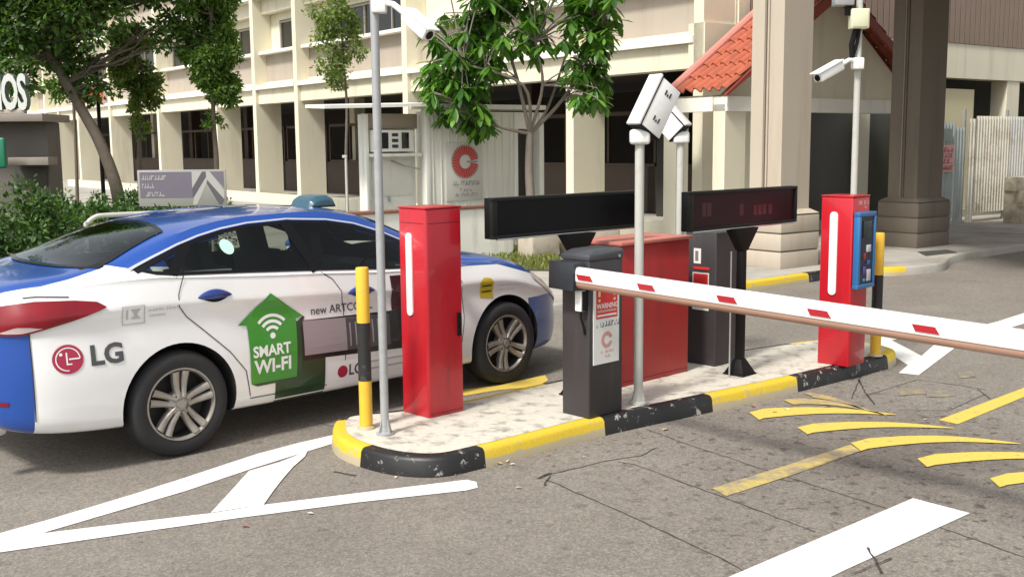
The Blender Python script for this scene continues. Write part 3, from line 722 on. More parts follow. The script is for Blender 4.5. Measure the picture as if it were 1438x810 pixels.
def smooth_poly(P, closed=True, k=5):
    out = []; n = len(P)
    for i in range(n if closed else n-1):
        a, b, c, d = (P[(i+j) % n] if closed else P[min(max(i+j, 0), n-1)] for j in (-1, 0, 1, 2))
        for j in range(k):
            t = j/k; out.append(tuple(.5*((2*b[e])+(-a[e]+c[e])*t+(2*a[e]-5*b[e]+4*c[e]-d[e])*t*t+(-a[e]+3*b[e]-3*c[e]+d[e])*t**3) for e in (0, 1)))
    if not closed: out.append(tuple(P[-1][:2]))
    return out
ISL = [(-1.16, 6.88), (-1.09, 6.50), (-.90, 6.23), (-.66, 6.05), (-.41, 6.02), (-.17, 6.19), (.20, 6.52), (.59, 6.87), (1.4, 7.47), (2.15, 8.05), (2.94, 8.71), (3.17, 8.93), (3.27, 9.15), (3.18, 9.42), (2.95, 9.60), (2.65, 9.58), (2.01, 9.21), (1.2, 8.65), (.35, 8.06), (-.34, 7.42), (-.80, 7.15), (-1.08, 7.05)]
OUT = smooth_poly(ISL)
def inset(P, d):
    n = len(P); o = []
    ar = sum(P[i][0]*P[(i+1) % n][1]-P[(i+1) % n][0]*P[i][1] for i in range(n)); s = 1 if ar > 0 else -1
    for i in range(n):
        a, b = P[i-1], P[(i+1) % n]; tx, ty = b[0]-a[0], b[1]-a[1]; l = math.hypot(tx, ty)
        o.append((P[i][0]-s*ty/l*d, P[i][1]+s*tx/l*d))
    return o
IH = .115
def kerb(outline, closed, pieces, hgt, wd, name, tint=(0, 1), start=0):
    """kerb stones: bullnose section swept along the outline; paint changes at the given distances"""
    P = outline; L = [0.]; n = len(P)
    rows = [(-.012, 0.), (.0, hgt*.8), (.012, hgt*.95), (.028, hgt), (wd, hgt+.001)]
    offs = [inset(P, r[0]) if closed else offset_open(P, r[0]) for r in rows]
    vs = []; 
    for i in range(n): vs += [(offs[k][i][0], offs[k][i][1], rows[k][1]) for k in range(len(rows))]
    for i in range(1, n+1): L.append(L[-1]+math.dist(P[i-1], P[i % n]))
    fs = []; ms = []
    m = len(rows)
    for i in range(n if closed else n-1):
        mid = (L[i]+L[i+1])/2; c = 0
        for a, b, col in pieces:
            if a <= mid < b: c = col
        for k in range(m-1):
            j = (i+1) % n
            fs.append((i*m+k, j*m+k, j*m+k+1, i*m+k+1)); ms.append(c)
    mb = MB(); mb.v = vs; mb.f = fs; mb.m = ms
    return mb.build(name, [M_kyel, M_kblk, M_pave], smooth=True, angle=50)
def offset_open(P, d):
    n = len(P); o = []
    for i in range(n):
        a, b = P[max(0, i-1)], P[min(n-1, i+1)]; tx, ty = b[0]-a[0], b[1]-a[1]; l = math.hypot(tx, ty)
        o.append((P[i][0]-ty/l*d, P[i][1]+tx/l*d))
    return o
# paint breaks, measured as points along the near edge
def arclen(pt):
    best = min(range(len(OUT)), key=lambda i: math.dist(OUT[i], pt)); return sum(math.dist(OUT[i], OUT[i+1]) for i in range(best))
brk = [arclen(p) for p in [(-.90, 6.23), (-.17, 6.19), (.59, 6.87), (1.4, 7.47), (2.15, 8.05), (3.10, 8.86), (3.18, 9.42)]]
pieces = [(brk[0], brk[1], 1), (brk[2], brk[3], 1), (brk[4], brk[5], 1)]
tot = sum(math.dist(OUT[i], OUT[(i+1) % len(OUT)]) for i in range(len(OUT)))
x = brk[6]; c = 0
while x < tot: pieces.append((x, x+.9, c % 2)); x += .9; c += 1
struct(kerb(OUT, True, pieces, IH, .085, 'kerb'))
struct(sheet('island_paving', inset(OUT, .08), IH+.003, M_top))

# pavement beyond the lanes
PV = [(-22, -4.9), (-8, 5.6), (-4, 8.62), (-1.3, 10.64), (.48, 11.90), (2.96, 13.62), (4.15, 14.62), (4.9, 15.05), tuple(G(1262, 387)[:2]), tuple(G(1322, 381)[:2]), tuple(G(1345, 368)[:2]), tuple(G(1438, 352)[:2]), (13, 21.9), (30, 33)]
PVs = smooth_poly(PV, False, 6)
def plen(pt):
    best = min(range(len(PVs)), key=lambda i: math.dist(PVs[i], pt)); return sum(math.dist(PVs[i], PVs[i+1]) for i in range(best))
a0, a1, a2, a3, a4 = plen((2.96, 13.62)), plen((4.0, 14.5)), plen((4.6, 15.0)), plen(tuple(G(1275, 386)[:2])), plen((.48, 11.9))
pp = [(0, 1e3, 2), (a4-6, a4-.2, 2), (a0-.2, a1, 0), (a1, a2, 1), (a2, a3, 0)]
struct(kerb(PVs, False, pp, .12, .12, 'kerb'))
struct(sheet('pavement', offset_open(PVs, .115)+[(60, 60), (-60, 60), (-60, -20)], .123, M_pave))
M_grass_soil = mat('verge_soil', (.10, .085, .045), .95, var=.3, scale=12, dirt=(.06, .09, .02), dscale=5, dlo=.4, dhi=.6)
vp = [(-14, 11), (-8.5, 11.5), (-3.2, 14.3), (-.2, 15.2), (.55, 15.0), (.75, 16.2), (.5, 18.0), (.05, 18.55), (-2.2, 16.9), (-4.4, 18.4), (-16, 33), (-30, 40), (-30, 12)]
struct(sheet('verge', vp, .135, M_grass_soil))

def mark(name, px, m, z=.004):
    return struct(sheet(name, [tuple(G(*p)[:2]) for p in px], z, m))
# arrow-head chevron in front of the island
mark('road_marking', [(-40, 761), (0, 749), (65, 731), (185, 695), (260, 671), (360, 638), (420, 622), (473, 610), (474, 621), (432, 634), (355, 658), (260, 690), (185, 712), (66, 747), (62, 749), (185, 734), (297, 721), (372, 709), (500, 693), (655, 674), (669, 677), (671, 685), (655, 689), (500, 706), (333, 728), (185, 749), (0, 776), (-40, 782)], M_mark, .004)
mark('road_marking', [(350, 662), (392, 650), (432, 634), (428, 642), (412, 656), (398, 672), (384, 690), (370, 710), (334, 715), (296, 721), (310, 706), (330, 684)], M_mark, .0065)
# chevron beyond
mark('road_marking', [(1232, 473), (1245, 470), (1275, 474), (1252, 478), (1294, 500), (1316, 481), (1347, 484), (1290, 527), (1262, 524), (1275, 513), (1237, 489)], M_mark)
mark('road_marking', [(1345, 466), (1400, 452), (1450, 436), (1460, 448), (1400, 466), (1362, 478)], M_mark)
mark('road_marking', [(1020, 812), (1282, 700), (1362, 721), (1188, 800), (1110, 838), (980, 838)], M_mark)
# yellow hump stripes and the yellow line they cross
def stripe(p0, p1, up, wd0, m=M_ymark, k=10):
    a, b = [], []
    for i in range(k+1):
        t = i/k; x = p0[0]+(p1[0]-p0[0])*t; y = p0[1]+(p1[1]-p0[1])*t-up*math.sin(PI*t)
        th = wd0*(1-t)**.8+.6; a.append((x, y-th*.35*(1 if i else .2))); b.append((x+(14 if i == 0 else 0), y+th*.65))
    mark('road_marking', a+b[::-1], m, .007)
for q in (((1128, 553), (1215, 577), 4, 7, M_yfade), ((1100, 563), (1245, 584), 7, 9, M_yfade), ((1052, 581), (1258, 583), 6, 14), ((1120, 602), (1340, 602), 6, 13), ((1195, 624), (1434, 624), 8, 15), ((1288, 646), (1540, 646), 7, 16), ((1390, 674), (1640, 672), 8, 17)): stripe(*q)
mark('road_marking', [(1318, 590), (1440, 544), (1452, 552), (1345, 596)], M_ymark)
mark('road_marking', [(1000, 686), (1100, 655), (1190, 626), (1208, 634), (1110, 668), (1020, 697)], M_yfade)
mark('road_marking', [(1195, 625), (1208, 634), (1110, 666), (1100, 657)], M_yfade, .006)
mark('road_marking', [(1265, 545), (1292, 546), (1300, 553), (1262, 556)], M_ghost); mark('road_marking', [(1305, 548), (1330, 549), (1338, 557), (1300, 558)], M_ghost)
mark('road_marking', [(1345, 523), (1365, 521), (1370, 529), (1348, 532)], M_ghost)
mark('road_marking', [(640, 548), (690, 543), (765, 527), (770, 534), (755, 543), (700, 548), (652, 556)], M_ymark)
def crack(px, wd, name='crack'):
    zc = .009 if px[0][1] > 760 and px[0][0] > 1100 else .0022; wd *= .7
    P = [G(*p) for p in px]; rr = random.Random(int(px[0][0])); Q = []
    for a, b in zip(P[:-1], P[1:]):
        k = max(2, int((b-a).length/.06))
        for i in range(k): Q.append(a.lerp(b, i/k)+Vector((rr.uniform(-.005, .005), rr.uniform(-.005, .005), 0)))
    Q.append(P[-1]); vs = []
    for i, p in enumerate(Q):
        t = (Q[min(i+1, len(Q)-1)]-Q[max(i-1, 0)]).normalized(); n = Vector((-t.y, t.x, 0))*wd*rr.uniform(.3, .7)
        vs += [(p.x-n.x, p.y-n.y, zc), (p.x+n.x, p.y+n.y, zc)]
    mb = MB(); mb.add(vs, [(2*i, 2*i+1, 2*i+3, 2*i+2) for i in range(len(Q)-1)]); struct(mb.build(name, M_seal))
for px, wd in (([(768, 674), (880, 722), (1025, 790), (1060, 812)], .012), ([(762, 668), (790, 662), (846, 648), (900, 640), (920, 629)], .012), ([(866, 648), (890, 652), (1000, 692), (1145, 747)], .011),
               ([(908, 603), (960, 622), (1100, 668), (1240, 712), (1438, 782)], .010), ([(1209, 527), (1196, 560)], .012), ([(1206, 533), (1216, 553), (1228, 568)], .022), ([(1214, 556), (1288, 533), (1340, 540), (1385, 547)], .011),
               ([(1218, 770), (1228, 786), (1238, 806)], .016), ([(1196, 808), (1252, 785)], .012), ([(755, 672), (774, 664)], .035), ([(764, 682), (773, 668)], .022), ([(1372, 546), (1390, 560)], .012), ([(468, 662), (500, 668)], .03), ([(436, 590), (478, 602)], .014), ([(1385, 553), (1330, 577), (1260, 575)], .009)): crack(px, wd)
# dry leaves
rr = random.Random(5)
M_lf = [mat('dry_leaf_tan', (.45, .33, .2), .8), mat('dry_leaf_pale', (.62, .55, .42), .8), mat('dry_leaf_rust', (.33, .12, .06), .8)]
for i, (px, py, s_) in enumerate([(934, 604, .05), (1105, 576, .06), (1057, 571, .05), (700, 652, .045), (712, 648, .05), (690, 653, .04), (728, 686, .035), (436, 722, .035), (344, 740, .04), (1022, 568, .03), (668, 657, .03), (770, 640, .03), (820, 643, .025), (556, 671, .03), (1088, 580, .035), (1300, 590, .03), (720, 653, .035), (640, 668, .02)]):
    g = G(px, py); th = rr.uniform(0, 6.28); mb = MB()
    out = [(-1, 0, .1), (-.4, .42, .25), (.3, .45, .3), (1, 0, .05), (.3, -.42, .35), (-.4, -.36, .22)]
    mb.add([(a*s_*.6*math.cos(th)-b*s_*.6*math.sin(th), a*s_*.6*math.sin(th)+b*s_*.6*math.cos(th), c*s_*.5) for a, b, c in out]+[(0, 0, .004)], [(6, j, (j+1) % 6) for j in range(6)])
    o = mb.build('dry_leaf', M_lf[i % 3]); o.location = (g.x, g.y, .006)
    tag(o, 'small dry fallen leaf lying on the asphalt near the kerbed island', 'leaf', 'dry leaves scattered on the asphalt')

# ================================================================== EQUIPMENT ON THE ISLAND
AX = Vector((.722, .692, 0)); LX = Vector((-.692, .722, 0))     # along the island / across it to the left
def frame(c):            # local axes for a cabinet whose nearest lower corner is c: x along AX, y along LX
    return c, math.atan2(AX.y, AX.x)
T = IH+.004
def cab(name, label, cat, c, w_, d_, hgt, m, bev=.012, group=None):
    t = thing(name, label, cat, (c[0], c[1], T), math.atan2(AX.y, AX.x), group)
    return t
# local frame: x 0..w (right face at y=0 faces the camera-right), y 0..d (left face at x=0)
RF = frame_map((0, 0, 0), (1, 0, 0), (0, 0, 1))                # right face: u = x, v = z, normal -y
LF = lambda d: frame_map((0, d, 0), (0, -1, 0), (0, 0, 1))     # left face: u from far-left edge to the corner, normal -x
# ---- red gate machine at the near end
t = cab('parking_terminal', 'plain tall red metal machine with a long white lamp strip, beside the leaning yellow bollard', 'parking machine', (-.545, 6.885), .305, .285, 1.35, M_red)
mb = MB(); [mb.add([f_(a_, z_, .001), f_(b_, z_, .001), f_(b_, z_+.004, .001), f_(a_, z_+.004, .001)], [(0, 1, 2, 3)]) for f_, a_, b_ in ((RF, .022, .283), (LF(.285), .022, .263)) for z_ in (1.262,)]; mb.build('cap_seam', mat('dark_red_seam', (.12, .003, .006), .6), t, recalc=False)
t['label'] = 'tall plain red machine with a white lamp strip, standing beside the silver pole'
HR = 1.365
def rounded_box(name, w_, d_, hgt, r, m, parent, z0=0.):
    pts = []
    for cx_, cy_, a in ((w_-r, r, -90), (w_-r, d_-r, 0), (r, d_-r, 90), (r, r, 180)):
        for k in range(7): th = R(a+90*k/6); pts.append((cx_+r*math.cos(th), cy_+r*math.sin(th)))
    mb = MB(); mb.prism(pts, z0, z0+hgt); return mb.build(name, m, parent, bevel=.005, seg=2, angle=30)
rounded_box('housing', .305, .285, HR-.012, .022, M_red, t); mb = MB(); mb.box((.1525, .1425, HR-.004), (.309, .289, .012)); mb.build('lid', M_red, t, bevel=.005)
def lozenge(mb, fm, u0, u1, v0, v1, off0, off1, mi=0, n=10):
    r = (u1-u0)/2; c = (u0+u1)/2
    P = [(c+r*math.cos(PI*i/n), v1-r+r*math.sin(PI*i/n)) for i in range(n+1)]+[(c-r*math.cos(PI*i/n), v0+r-r*math.sin(PI*i/n)) for i in range(n+1)]
    N = len(P); mb.add([fm(a, b, off0) for a, b in P]+[fm(a, b, off1) for a, b in P], [tuple(range(N, 2*N))]+[(i, (i+1) % N, N+(i+1) % N, N+i) for i in range(N)], mi)
mb = MB(); lozenge(mb, LF(.285), .088, .145, .66, 1.20, -.002, .010); mb.build('lamp_strip', M_whiteg, t, smooth=True)
mb = MB(); mb.box((.265, -.006, .59), (.030, .012, .155)); o = mb.build('lock_plate', M_black, t, bevel=.004); mb = MB(); mb.box((.265, -.018, .61), (.014, .014, .07)); mb.build('latch_handle', M_black, o, bevel=.003)
mb = MB(); mb.add([RF(.008, .02, .0008), RF(.297, .02, .0008), RF(.297, .023, .0008), RF(.008, .023, .0008)], [(0, 1, 2, 3)]); mb.build('door_seam', M_well, t)
# ---- bollards
def bollard(x, y, hgt, rad, label, base_z):
    t = thing('bollard', label, 'bollard', (x, y, base_z), 0, 'yellow and black bollards at the ends of the island')
    z1, z2 = hgt*.30, hgt*.66
    for nm, a, b, m in (('lower_band', 0, z1, M_yel), ('middle_band', z1, z2, M_blk), ('upper_band', z2, hgt, M_yel)):
        mb = MB(); mb.lathe([(0, a), (rad, a), (rad, b-.0 if b < hgt else b-.012)]+([(rad, b), (0, b)] if b < hgt else [(rad*.9, b-.003), (0, b)]), 24); mb.build(nm, m, t, smooth=True)
    mb = MB(); mb.lathe([(0, 0), (rad*1.45, 0), (rad*1.3, .012), (rad, .018)], 20); mb.build('base_collar', M_kyel, t, smooth=True)
    return t
bollard(-.925, 6.66, 1.02, .041, 'yellow and black bollard beside the silver pole, in front of the taxi', T)
bollard(G(1229, 499, T).x, G(1229, 499, T).y, 1.02, .043, 'yellow and black bollard at the far end of the island beside the keypad machine', T)
# ---- poles
def pole(name, label, x, y, z0, z1, r, m, group=None, foot=True, lean=(0, 0)):
    t = thing(name, label, 'pole', (x, y, z0), 0, group)
    mb = MB(); mb.tube([(0, 0, 0), (lean[0]*.5, lean[1]*.5, (z1-z0)/2), (lean[0], lean[1], z1-z0)], r, 20); mb.build('shaft', m, t, smooth=True)
    if foot:
        mb = MB(); mb.lathe([(0, 0), (r*2.1, 0), (r*2.1, .012), (r*1.15, .02), (r*1.05, .05)], 20); 
        for k in range(4):
            a = PI/4+k*PI/2; c_, s_ = math.cos(a), math.sin(a)
            mb.add([(c_*r*.9-s_*.004, s_*r*.9+c_*.004, .11), (c_*r*.9+s_*.004, s_*r*.9-c_*.004, .11), (c_*r*2-s_*.004, s_*r*2+c_*.004, .012), (c_*r*2+s_*.004, s_*r*2-c_*.004, .012), (c_*r*.9-s_*.004, s_*r*.9+c_*.004, .012), (c_*r*.9+s_*.004, s_*r*.9-c_*.004, .012)], [(0, 2, 3, 1), (0, 4, 2), (1, 3, 5)])
        mb.build('base_flange', m, t, smooth=True, angle=30)
    return t
pole('steel_pole', 'tall thin silver pole rising out of view beside the red machine', -.79, 6.51, T, 3.35, .0255, M_galv)
M_pw = mat('white_pole_paint', (.46, .46, .42), .5, var=.08, scale=10, dirt=(.4, .38, .33), dscale=10, dlo=.5, dhi=.75)
pole('camera_pole', 'white pole in front of the big red cabinet', .855, 7.25, T, 1.90, .031, M_pw)
pole('camera_pole', 'white pole standing behind the big red cabinet, partly hidden', 1.375, 8.85, T, 1.90, .030, M_pw)
pole('steel_pole', 'thin white pole rising from behind the red keypad machine', 2.79, 8.86, T, 3.05, .026, M_pw)
# ---- box cameras
def box_camera(label, loc, yaw, pitch, L_, W_, H_, group):
    """long housing with a dark hood line, junction box and neck"""
    t = thing('box_camera', label, 'camera', loc, yaw, group)
    Mr = Matrix.Rotation(-pitch, 3, 'Y')
    off = Vector((.0, 0, .16))
    def part(nm, c, d, m, bev=.006):
        mb = MB(); mb.box(Mr @ Vector(c)+off, d, Mr); return mb.build(nm, m, t, bevel=bev)
    part('housing', (0, 0, 0), (L_, W_, H_), M_white)
    part('sunshield', (.0, 0, H_/2+.017), (L_*1.06, W_*1.08, .018), M_white); part('hood_edge', (.0, 0, H_/2+.004), (L_*1.05, W_*1.05, .009), M_black, .002)
    part('front_bezel', (-L_/2-.006, 0, 0), (.012, W_*1.04, H_*1.04), M_black, .003)
    for sy in (-1, 1):
        for k in (-.27, .27):
            mb = MB()
            for j in (-1, 1): mb.box(Mr @ Vector((k*L_, sy*(W_/2+.001), j*H_*.16))+off, (.030, .006, .012), Mr)
            mb.box(Mr @ Vector((k*L_, sy*(W_/2+.001), 0))+off, (.012, .004, .045), Mr); mb.build('clasp', M_dark, t)
    mb = MB(); mb.box((0, 0, .03), (.10, .10, .10)); b = mb.build('junction_box', M_white, t, bevel=.018, seg=3)
    mb = MB(); mb.tube([(0, 0, .06), Mr @ Vector((0, 0, -H_/2))+off], [.03, .03], 12); mb.build('neck', M_white, t, smooth=True)
    return t
def camera_box(label, px_pts, Y, group, dbl=True):
    pass
# housing drawn from its measured corners: long axis leans up to the right
def leaning_camera(label, base, axis, L_, W_, D_, group, boxd):
    t = thing('box_camera', label, 'camera', base, 0, group)
    u = Vector(axis).normalized(); side = Vector((-.692, -.722, 0)); side = (side-u*side.dot(u)).normalized(); v = u.cross(side)
    Mx = Matrix((u, side, v)).transposed()
    def part(nm, c, d, m, bev=.006):
        mb = MB(); mb.box(Mx @ Vector(c), d, Mx); return mb.build(nm, m, t, bevel=bev)
    cz = Vector(boxd)
    mb = MB(); mb.box((0, 0, .045), (.135, .11, .10)); b = mb.build('junction_box', M_white, t, bevel=.02, seg=3)
    return t, Mx, u, side, v
def cam_unit(label, base, head, L_, W_, H_, yaw, tilt, group, roll=0.):
    """base: top of its pole; head: centre of the housing"""
    t = thing('box_camera', label, 'camera', base, 0, group)
    M_ = (Matrix.Rotation(yaw, 3, 'Z') @ Matrix.Rotation(-tilt, 3, 'Y') @ Matrix.Rotation(roll, 3, 'X'))
    o = Vector(head)-Vector(base)
    def part(nm, c, d, m, bev=.006):
        mb = MB(); mb.box(M_ @ Vector(c)+o, d, M_); return mb.build(nm, m, t, bevel=bev)
    part('housing', (0, 0, 0), (L_, W_, H_), M_white)
    part('hood_edge', (0, 0, H_/2+.004), (L_*1.04, W_*1.04, .009), M_black, .002); part('sunshield', (0, 0, H_/2+.02), (L_*1.06, W_*1.08, .022), M_white)
    part('front_bezel', (-L_/2-.006, 0, 0), (.012, W_*1.03, H_*1.03), M_black, .003)
    for k in (-.27, .27):
        mb = MB()
        for j in (-1, 0, 1): mb.box(M_ @ Vector((k*L_+(.010 if j else 0), -(W_/2+.002), j*.022))+o, (.034 if j else .014, .005, .011), M_)
        part_o = mb.build('clasp', M_dark, t)
    mb = MB(); mb.box((0, 0, .035), (.13, .11, .10)); mb.build('junction_box', M_white, t, bevel=.022, seg=3)
    mb = MB(); mb.tube([(0, 0, .07), M_ @ Vector((-L_*.25, 0, -H_/2+.005))+o], [.032, .03], 12); mb.build('neck', M_white, t, smooth=True)
    return t
cg = 'white box cameras on the island poles'
cam_unit('large white box camera tilted upward above the front white pole', (.855, 7.25, 1.885), (.965, 7.30, 2.105), .36, .115, .185, R(35), R(58), cg)
cam_unit('smaller white box camera mostly hidden behind the large tilted camera', (1.375, 8.85, 1.885), (1.255, 8.90, 2.075), .34, .12, .17, R(150), R(46), cg)
def bullet_cam(label, base, clamp_r, head, tip, rad, group):
    t = thing('bullet_camera', label, 'camera', base, 0, group)
    b = Vector(base); h_ = Vector(head)-b; e = Vector(tip)-b
    mb = MB(); mb.box((0, 0, 0), (.085, .085, .09)); mb.build('mounting_box', M_white, t, bevel=.01)
    mb = MB(); mb.tube([(0, 0, .02), h_*.5+Vector((0, 0, .035)), h_], .018, 10); mb.build('arm', M_white, t, smooth=True)
    d = (e-h_); u = d.normalized(); sd_ = u.cross(Vector((0, 0, 1))).normalized(); v = sd_.cross(u); Mx = Matrix((u, sd_, v)).transposed()
    mb = MB(); mb.box(h_+d*.5, (d.length, rad*2, rad*1.7), Mx); mb.build('housing', M_white, t, bevel=.012, seg=3)
    mb = MB(); mb.box(h_+d*.53+v*rad*1.02, (d.length*1.1, rad*2.3, .010), Mx); mb.build('sunshield', M_white, t, bevel=.003)
    mb = MB(); mb.tube([h_+d*.99, h_+d*1.012], rad*.62, 16); mb.build('lens', M_gloss, t)
bullet_cam('white camera reaching right from the tall silver pole at the top', (-.76, 6.50, 2.69), .03, A(572, 22, 6.42), A(603, 50, 6.30), .042, 'white bullet cameras on tall poles')
bullet_cam('white camera pointing down left from the pole behind the keypad machine', (2.775, 8.82, 2.49), .03, A(1180, 92, 8.75), A(1148, 110, 8.60), .042, 'white bullet cameras on tall poles')
t = thing('junction_box', 'cream junction box high on the pole above the keypad machine', 'junction box', A(1206, 27, 8.8), 0)
mb = MB(); mb.box((0, 0, 0), (.145, .09, .155)); mb.build('housing', mat('cream_box', (.60, .60, .42), .5), t, bevel=.008); mb = MB(); mb.box((0, -.048, 0), (.12, .006, .13)); mb.build('cover', mat('cream_box', (.60, .60, .42), .5), t, bevel=.003)
mb = MB(); mb.tube([(-.02, 0, -.07), (-.045, .02, -.2), (-.03, .03, -.32)], .022, 8); mb.tube([(.01, 0, -.07), (-.0, .02, -.18), (-.03, .03, -.3)], .014, 8); mb.build('cable', M_black, t, smooth=True)
t = thing('floodlight', 'grey floodlight head at the top edge above the cream junction box', 'floodlight', A(1184, -2, 8.8), 0)
mb = MB(); mb.box((0, 0, 0), (.15, .12, .12)); mb.build('housing', M_galv, t, bevel=.01); mb = MB(); mb.box((.045, 0, -.085), (.05, .05, .10)); mb.build('bracket', M_black, t, bevel=.005)

# ---- barrier cabinet with its arm
t = cab('barrier_cabinet', 'charcoal barrier cabinet holding the white arm, with a red and white sign', 'barrier machine', (.490, 6.835), .33, .24, 1.1, M_dark)
rounded_box('housing', .33, .24, 1.02, .012, M_dark, t)
mb = MB(); W_, D_ = .336, .246
mb.add([(-.003, -.003, 1.022), (.333, -.003, 1.022), (.333, .243, 1.022), (-.003, .243, 1.022), (-.003, -.003, 1.055), (.333, -.003, 1.07), (.333, .243, 1.07), (-.003, .243, 1.055), (.07, .02, 1.085), (.32, .02, 1.09), (.32, .22, 1.09), (.07, .22, 1.085)],
       [(0, 1, 5, 4), (1, 2, 6, 5), (2, 3, 7, 6), (3, 0, 4, 7), (4, 5, 9, 8), (5, 6, 10, 9), (6, 7, 11, 10), (7, 4, 8, 11), (8, 9, 10, 11), (3, 2, 1, 0)])
mb.build('lid', mat('lid_grey_paint', (.05, .054, .060), .4, var=.15, scale=6, bump=.03), t, bevel=.003)
mb = MB(); mb.box((.29, -.004, 1.035), (.018, .008, .018)); mb.build('lock', M_steel, t, bevel=.003)
mb = MB(); mb.box((-.032, .045, .77), (.05, .055, .135)); o = mb.build('intercom', M_white, t, bevel=.006); mb = MB(); mb.box((-.028, .012, .77), (.04, .012, .125)); mb.build('side_bracket', M_black, o); 
mb = MB(); mb.tube([(-.03, .045, .70), (-.035, .04, .66), (-.02, .03, .60), (-.01, .03, .55)], .007, 8); mb.build('cable', M_black, t, smooth=True)
MS = [mat('sign_white', (.72, .72, .69), .4), mat('sign_red', (.60, .03, .03), .4), mat('sign_grey', (.16, .17, .18), .5), mat('sign_pink', (.62, .28, .24), .5), mat('sign_yellow', (.8, .55, .3), .5)]
def info_sign(t, u0, u1, v0, v1, name='warning_sign', fm=RF):
    W_ = u1-u0; H_ = v1-v0
    mb = MB(); c = [fm(u0, v0, .001), fm(u1, v0, .001), fm(u1, v1, .001), fm(u0, v1, .001)]; d = [fm(u0, v0, .006), fm(u1, v0, .006), fm(u1, v1, .006), fm(u0, v1, .006)]
    mb.add(c+d, [(4, 5, 6, 7), (0, 1, 5, 4), (1, 2, 6, 5), (2, 3, 7, 6), (3, 0, 4, 7)], 0)
    o_ = .007; P = lambda a, b, c_, d_: rect2d(u0+a*W_, v0+b*H_, u0+c_*W_, v0+d_*H_)
    put2d(mb, *P(.10, .56, .93, .97), fm, o_, 1)
    for k in (.18, .77): put2d(mb, *P(k, .83, k+.08, .95), fm, o_+.001, 4); put2d(mb, *P(k, .77, k+.08, .80), fm, o_+.001, 4)
    v, f = poly2d([(u0+.36*W_, v0+.78*H_), (u0+.52*W_, v0+.94*H_), (u0+.68*W_, v0+.78*H_)]); 
    put2d(mb, v, f, fm, o_+.001, 1)
    v, f = text_geo('WARNING', W_*.185, bold=.0012); put2d(mb, v, f, fm, o_+.001, 0, du=u0+.12*W_, dv=v0+.71*H_, sx=.92)
    put2d(mb, *P(.14, .635, .89, .665), fm, o_+.001, 3); put2d(mb, *P(.14, .585, .89, .61), fm, o_+.001, 0)
    scribble(mb, fm, o_, 2, u0+.12*W_, u0+.34*W_, v0+.48*H_, H_*.055, 3); scribble(mb, fm, o_, 2, u0+.44*W_, u0+.93*W_, v0+.49*H_, H_*.065, 5)
    cu, cv = u0+.52*W_, v0+.29*H_
    for k in range(26):
        a = R(22)+R(316)*k/25; put2d(mb, *ring2d(cu, cv, .11*W_, .22*W_, a-.085, a+.085, 1), fm, o_, 3)
    scribble(mb, fm, o_, 3, u0+.28*W_, u0+.78*W_, v0+.15*H_, H_*.035, 7); scribble(mb, fm, o_, 3, u0+.44*W_, u0+.64*W_, v0+.09*H_, H_*.035, 8)
    return mb.build(name, MS, t, recalc=False)
info_sign(t, .035, .285, .345, .875)
# arm: pivot head on the left face, boom across the lane
ad = Vector((.6945, -.7195, -.030)).normalized(); a_side = Vector((-.7195, -.6945, 0)).normalized(); a_up = a_side.cross(ad).normalized()
if a_up.z < 0: a_up = -a_up
p0 = Vector((.405, 6.80, 1.066))
bt = thing('boom_gate', 'long white barrier arm with red reflectors reaching out over the right lane', 'barrier arm', p0, 0)
Ma = Matrix((ad, a_side, a_up)).transposed()
M_boom = mat('white_boom_paint', (.83, .83, .81), .3, var=.03, coat=.3, dirt=(.6, .58, .54), dscale=6, dlo=.6, dhi=.8)
M_rubb = mat('rubber_edge_warm_shade', (.34, .20, .14), .35, var=.15, scale=8)  # rubber strip, brown holds the shade and warm reflection under the boom
mb = MB()
def sweep(mb, prof, L0, L1, mi=0):
    n = len(prof); vs = [Ma @ Vector((x_, a, b)) for x_ in (L0, L1) for a, b in prof]; mb.add(vs, [tuple(range(n)), tuple(range(2*n-1, n-1, -1))]+[(i, (i+1) % n, n+(i+1) % n, n+i) for i in range(n)], mi)
hw, hh = .026, .045
prof = [(-hw, -hh), (hw, -hh), (hw+.004, -hh+.012), (hw+.004, hh-.020), (hw-.004, hh-.006), (hw-.014, hh), (-hw+.014, hh), (-hw+.004, hh-.006), (-hw-.004, hh-.02), (-hw-.004, -hh+.012)]
sweep(mb, prof, 0, 4.6); mb.build('boom', M_boom, bt, smooth=True, angle=35)
mb = MB(); sweep(mb, [(-.018, -hh-.001), (-.018, -hh-.034), (.0, -hh-.044), (.018, -hh-.034), (.024, -hh-.014), (.020, -hh-.001)], .01, 4.6); mb.build('rubber_edge', M_rubb, bt, smooth=True, angle=50)
for k, L0 in enumerate([.03, .52, 1.09, 1.66, 2.23, 2.80, 3.4, 4.0]):
    mb = MB(); z0, z1 = -.030, .004
    P = [(L0, z1), (L0+.115, z1), (L0+.135, z0+.006), (L0+.14, z0), (L0+.02, z0)]
    q = [Ma @ Vector((a, hw+.0042, b)) for a, b in P]+[Ma @ Vector((a, hw+.0085, b)) for a, b in P]; n = 5
    mb.add(q, [tuple(range(n, 2*n))]+[(i, (i+1) % n, n+(i+1) % n, n+i) for i in range(n)]); mb.build('reflector', mat('red_reflector', (.36, .012, .022), .2, coat=.5), bt)
hd = MB(); hd.box(Ma @ Vector((-.085, -.005, -.018)), (.215, .11, .175), Ma); hd.build('pivot_head', mat('blue_black_steel', (.022, .027, .033), .3, var=.2), bt, bevel=.004)
hd = MB(); hd.tube([Ma @ Vector((.02, -.05, -.02)), Ma @ Vector((.02, -.11, -.02))], .05, 20); hd.build('pivot_hub', M_dark, bt, smooth=True)

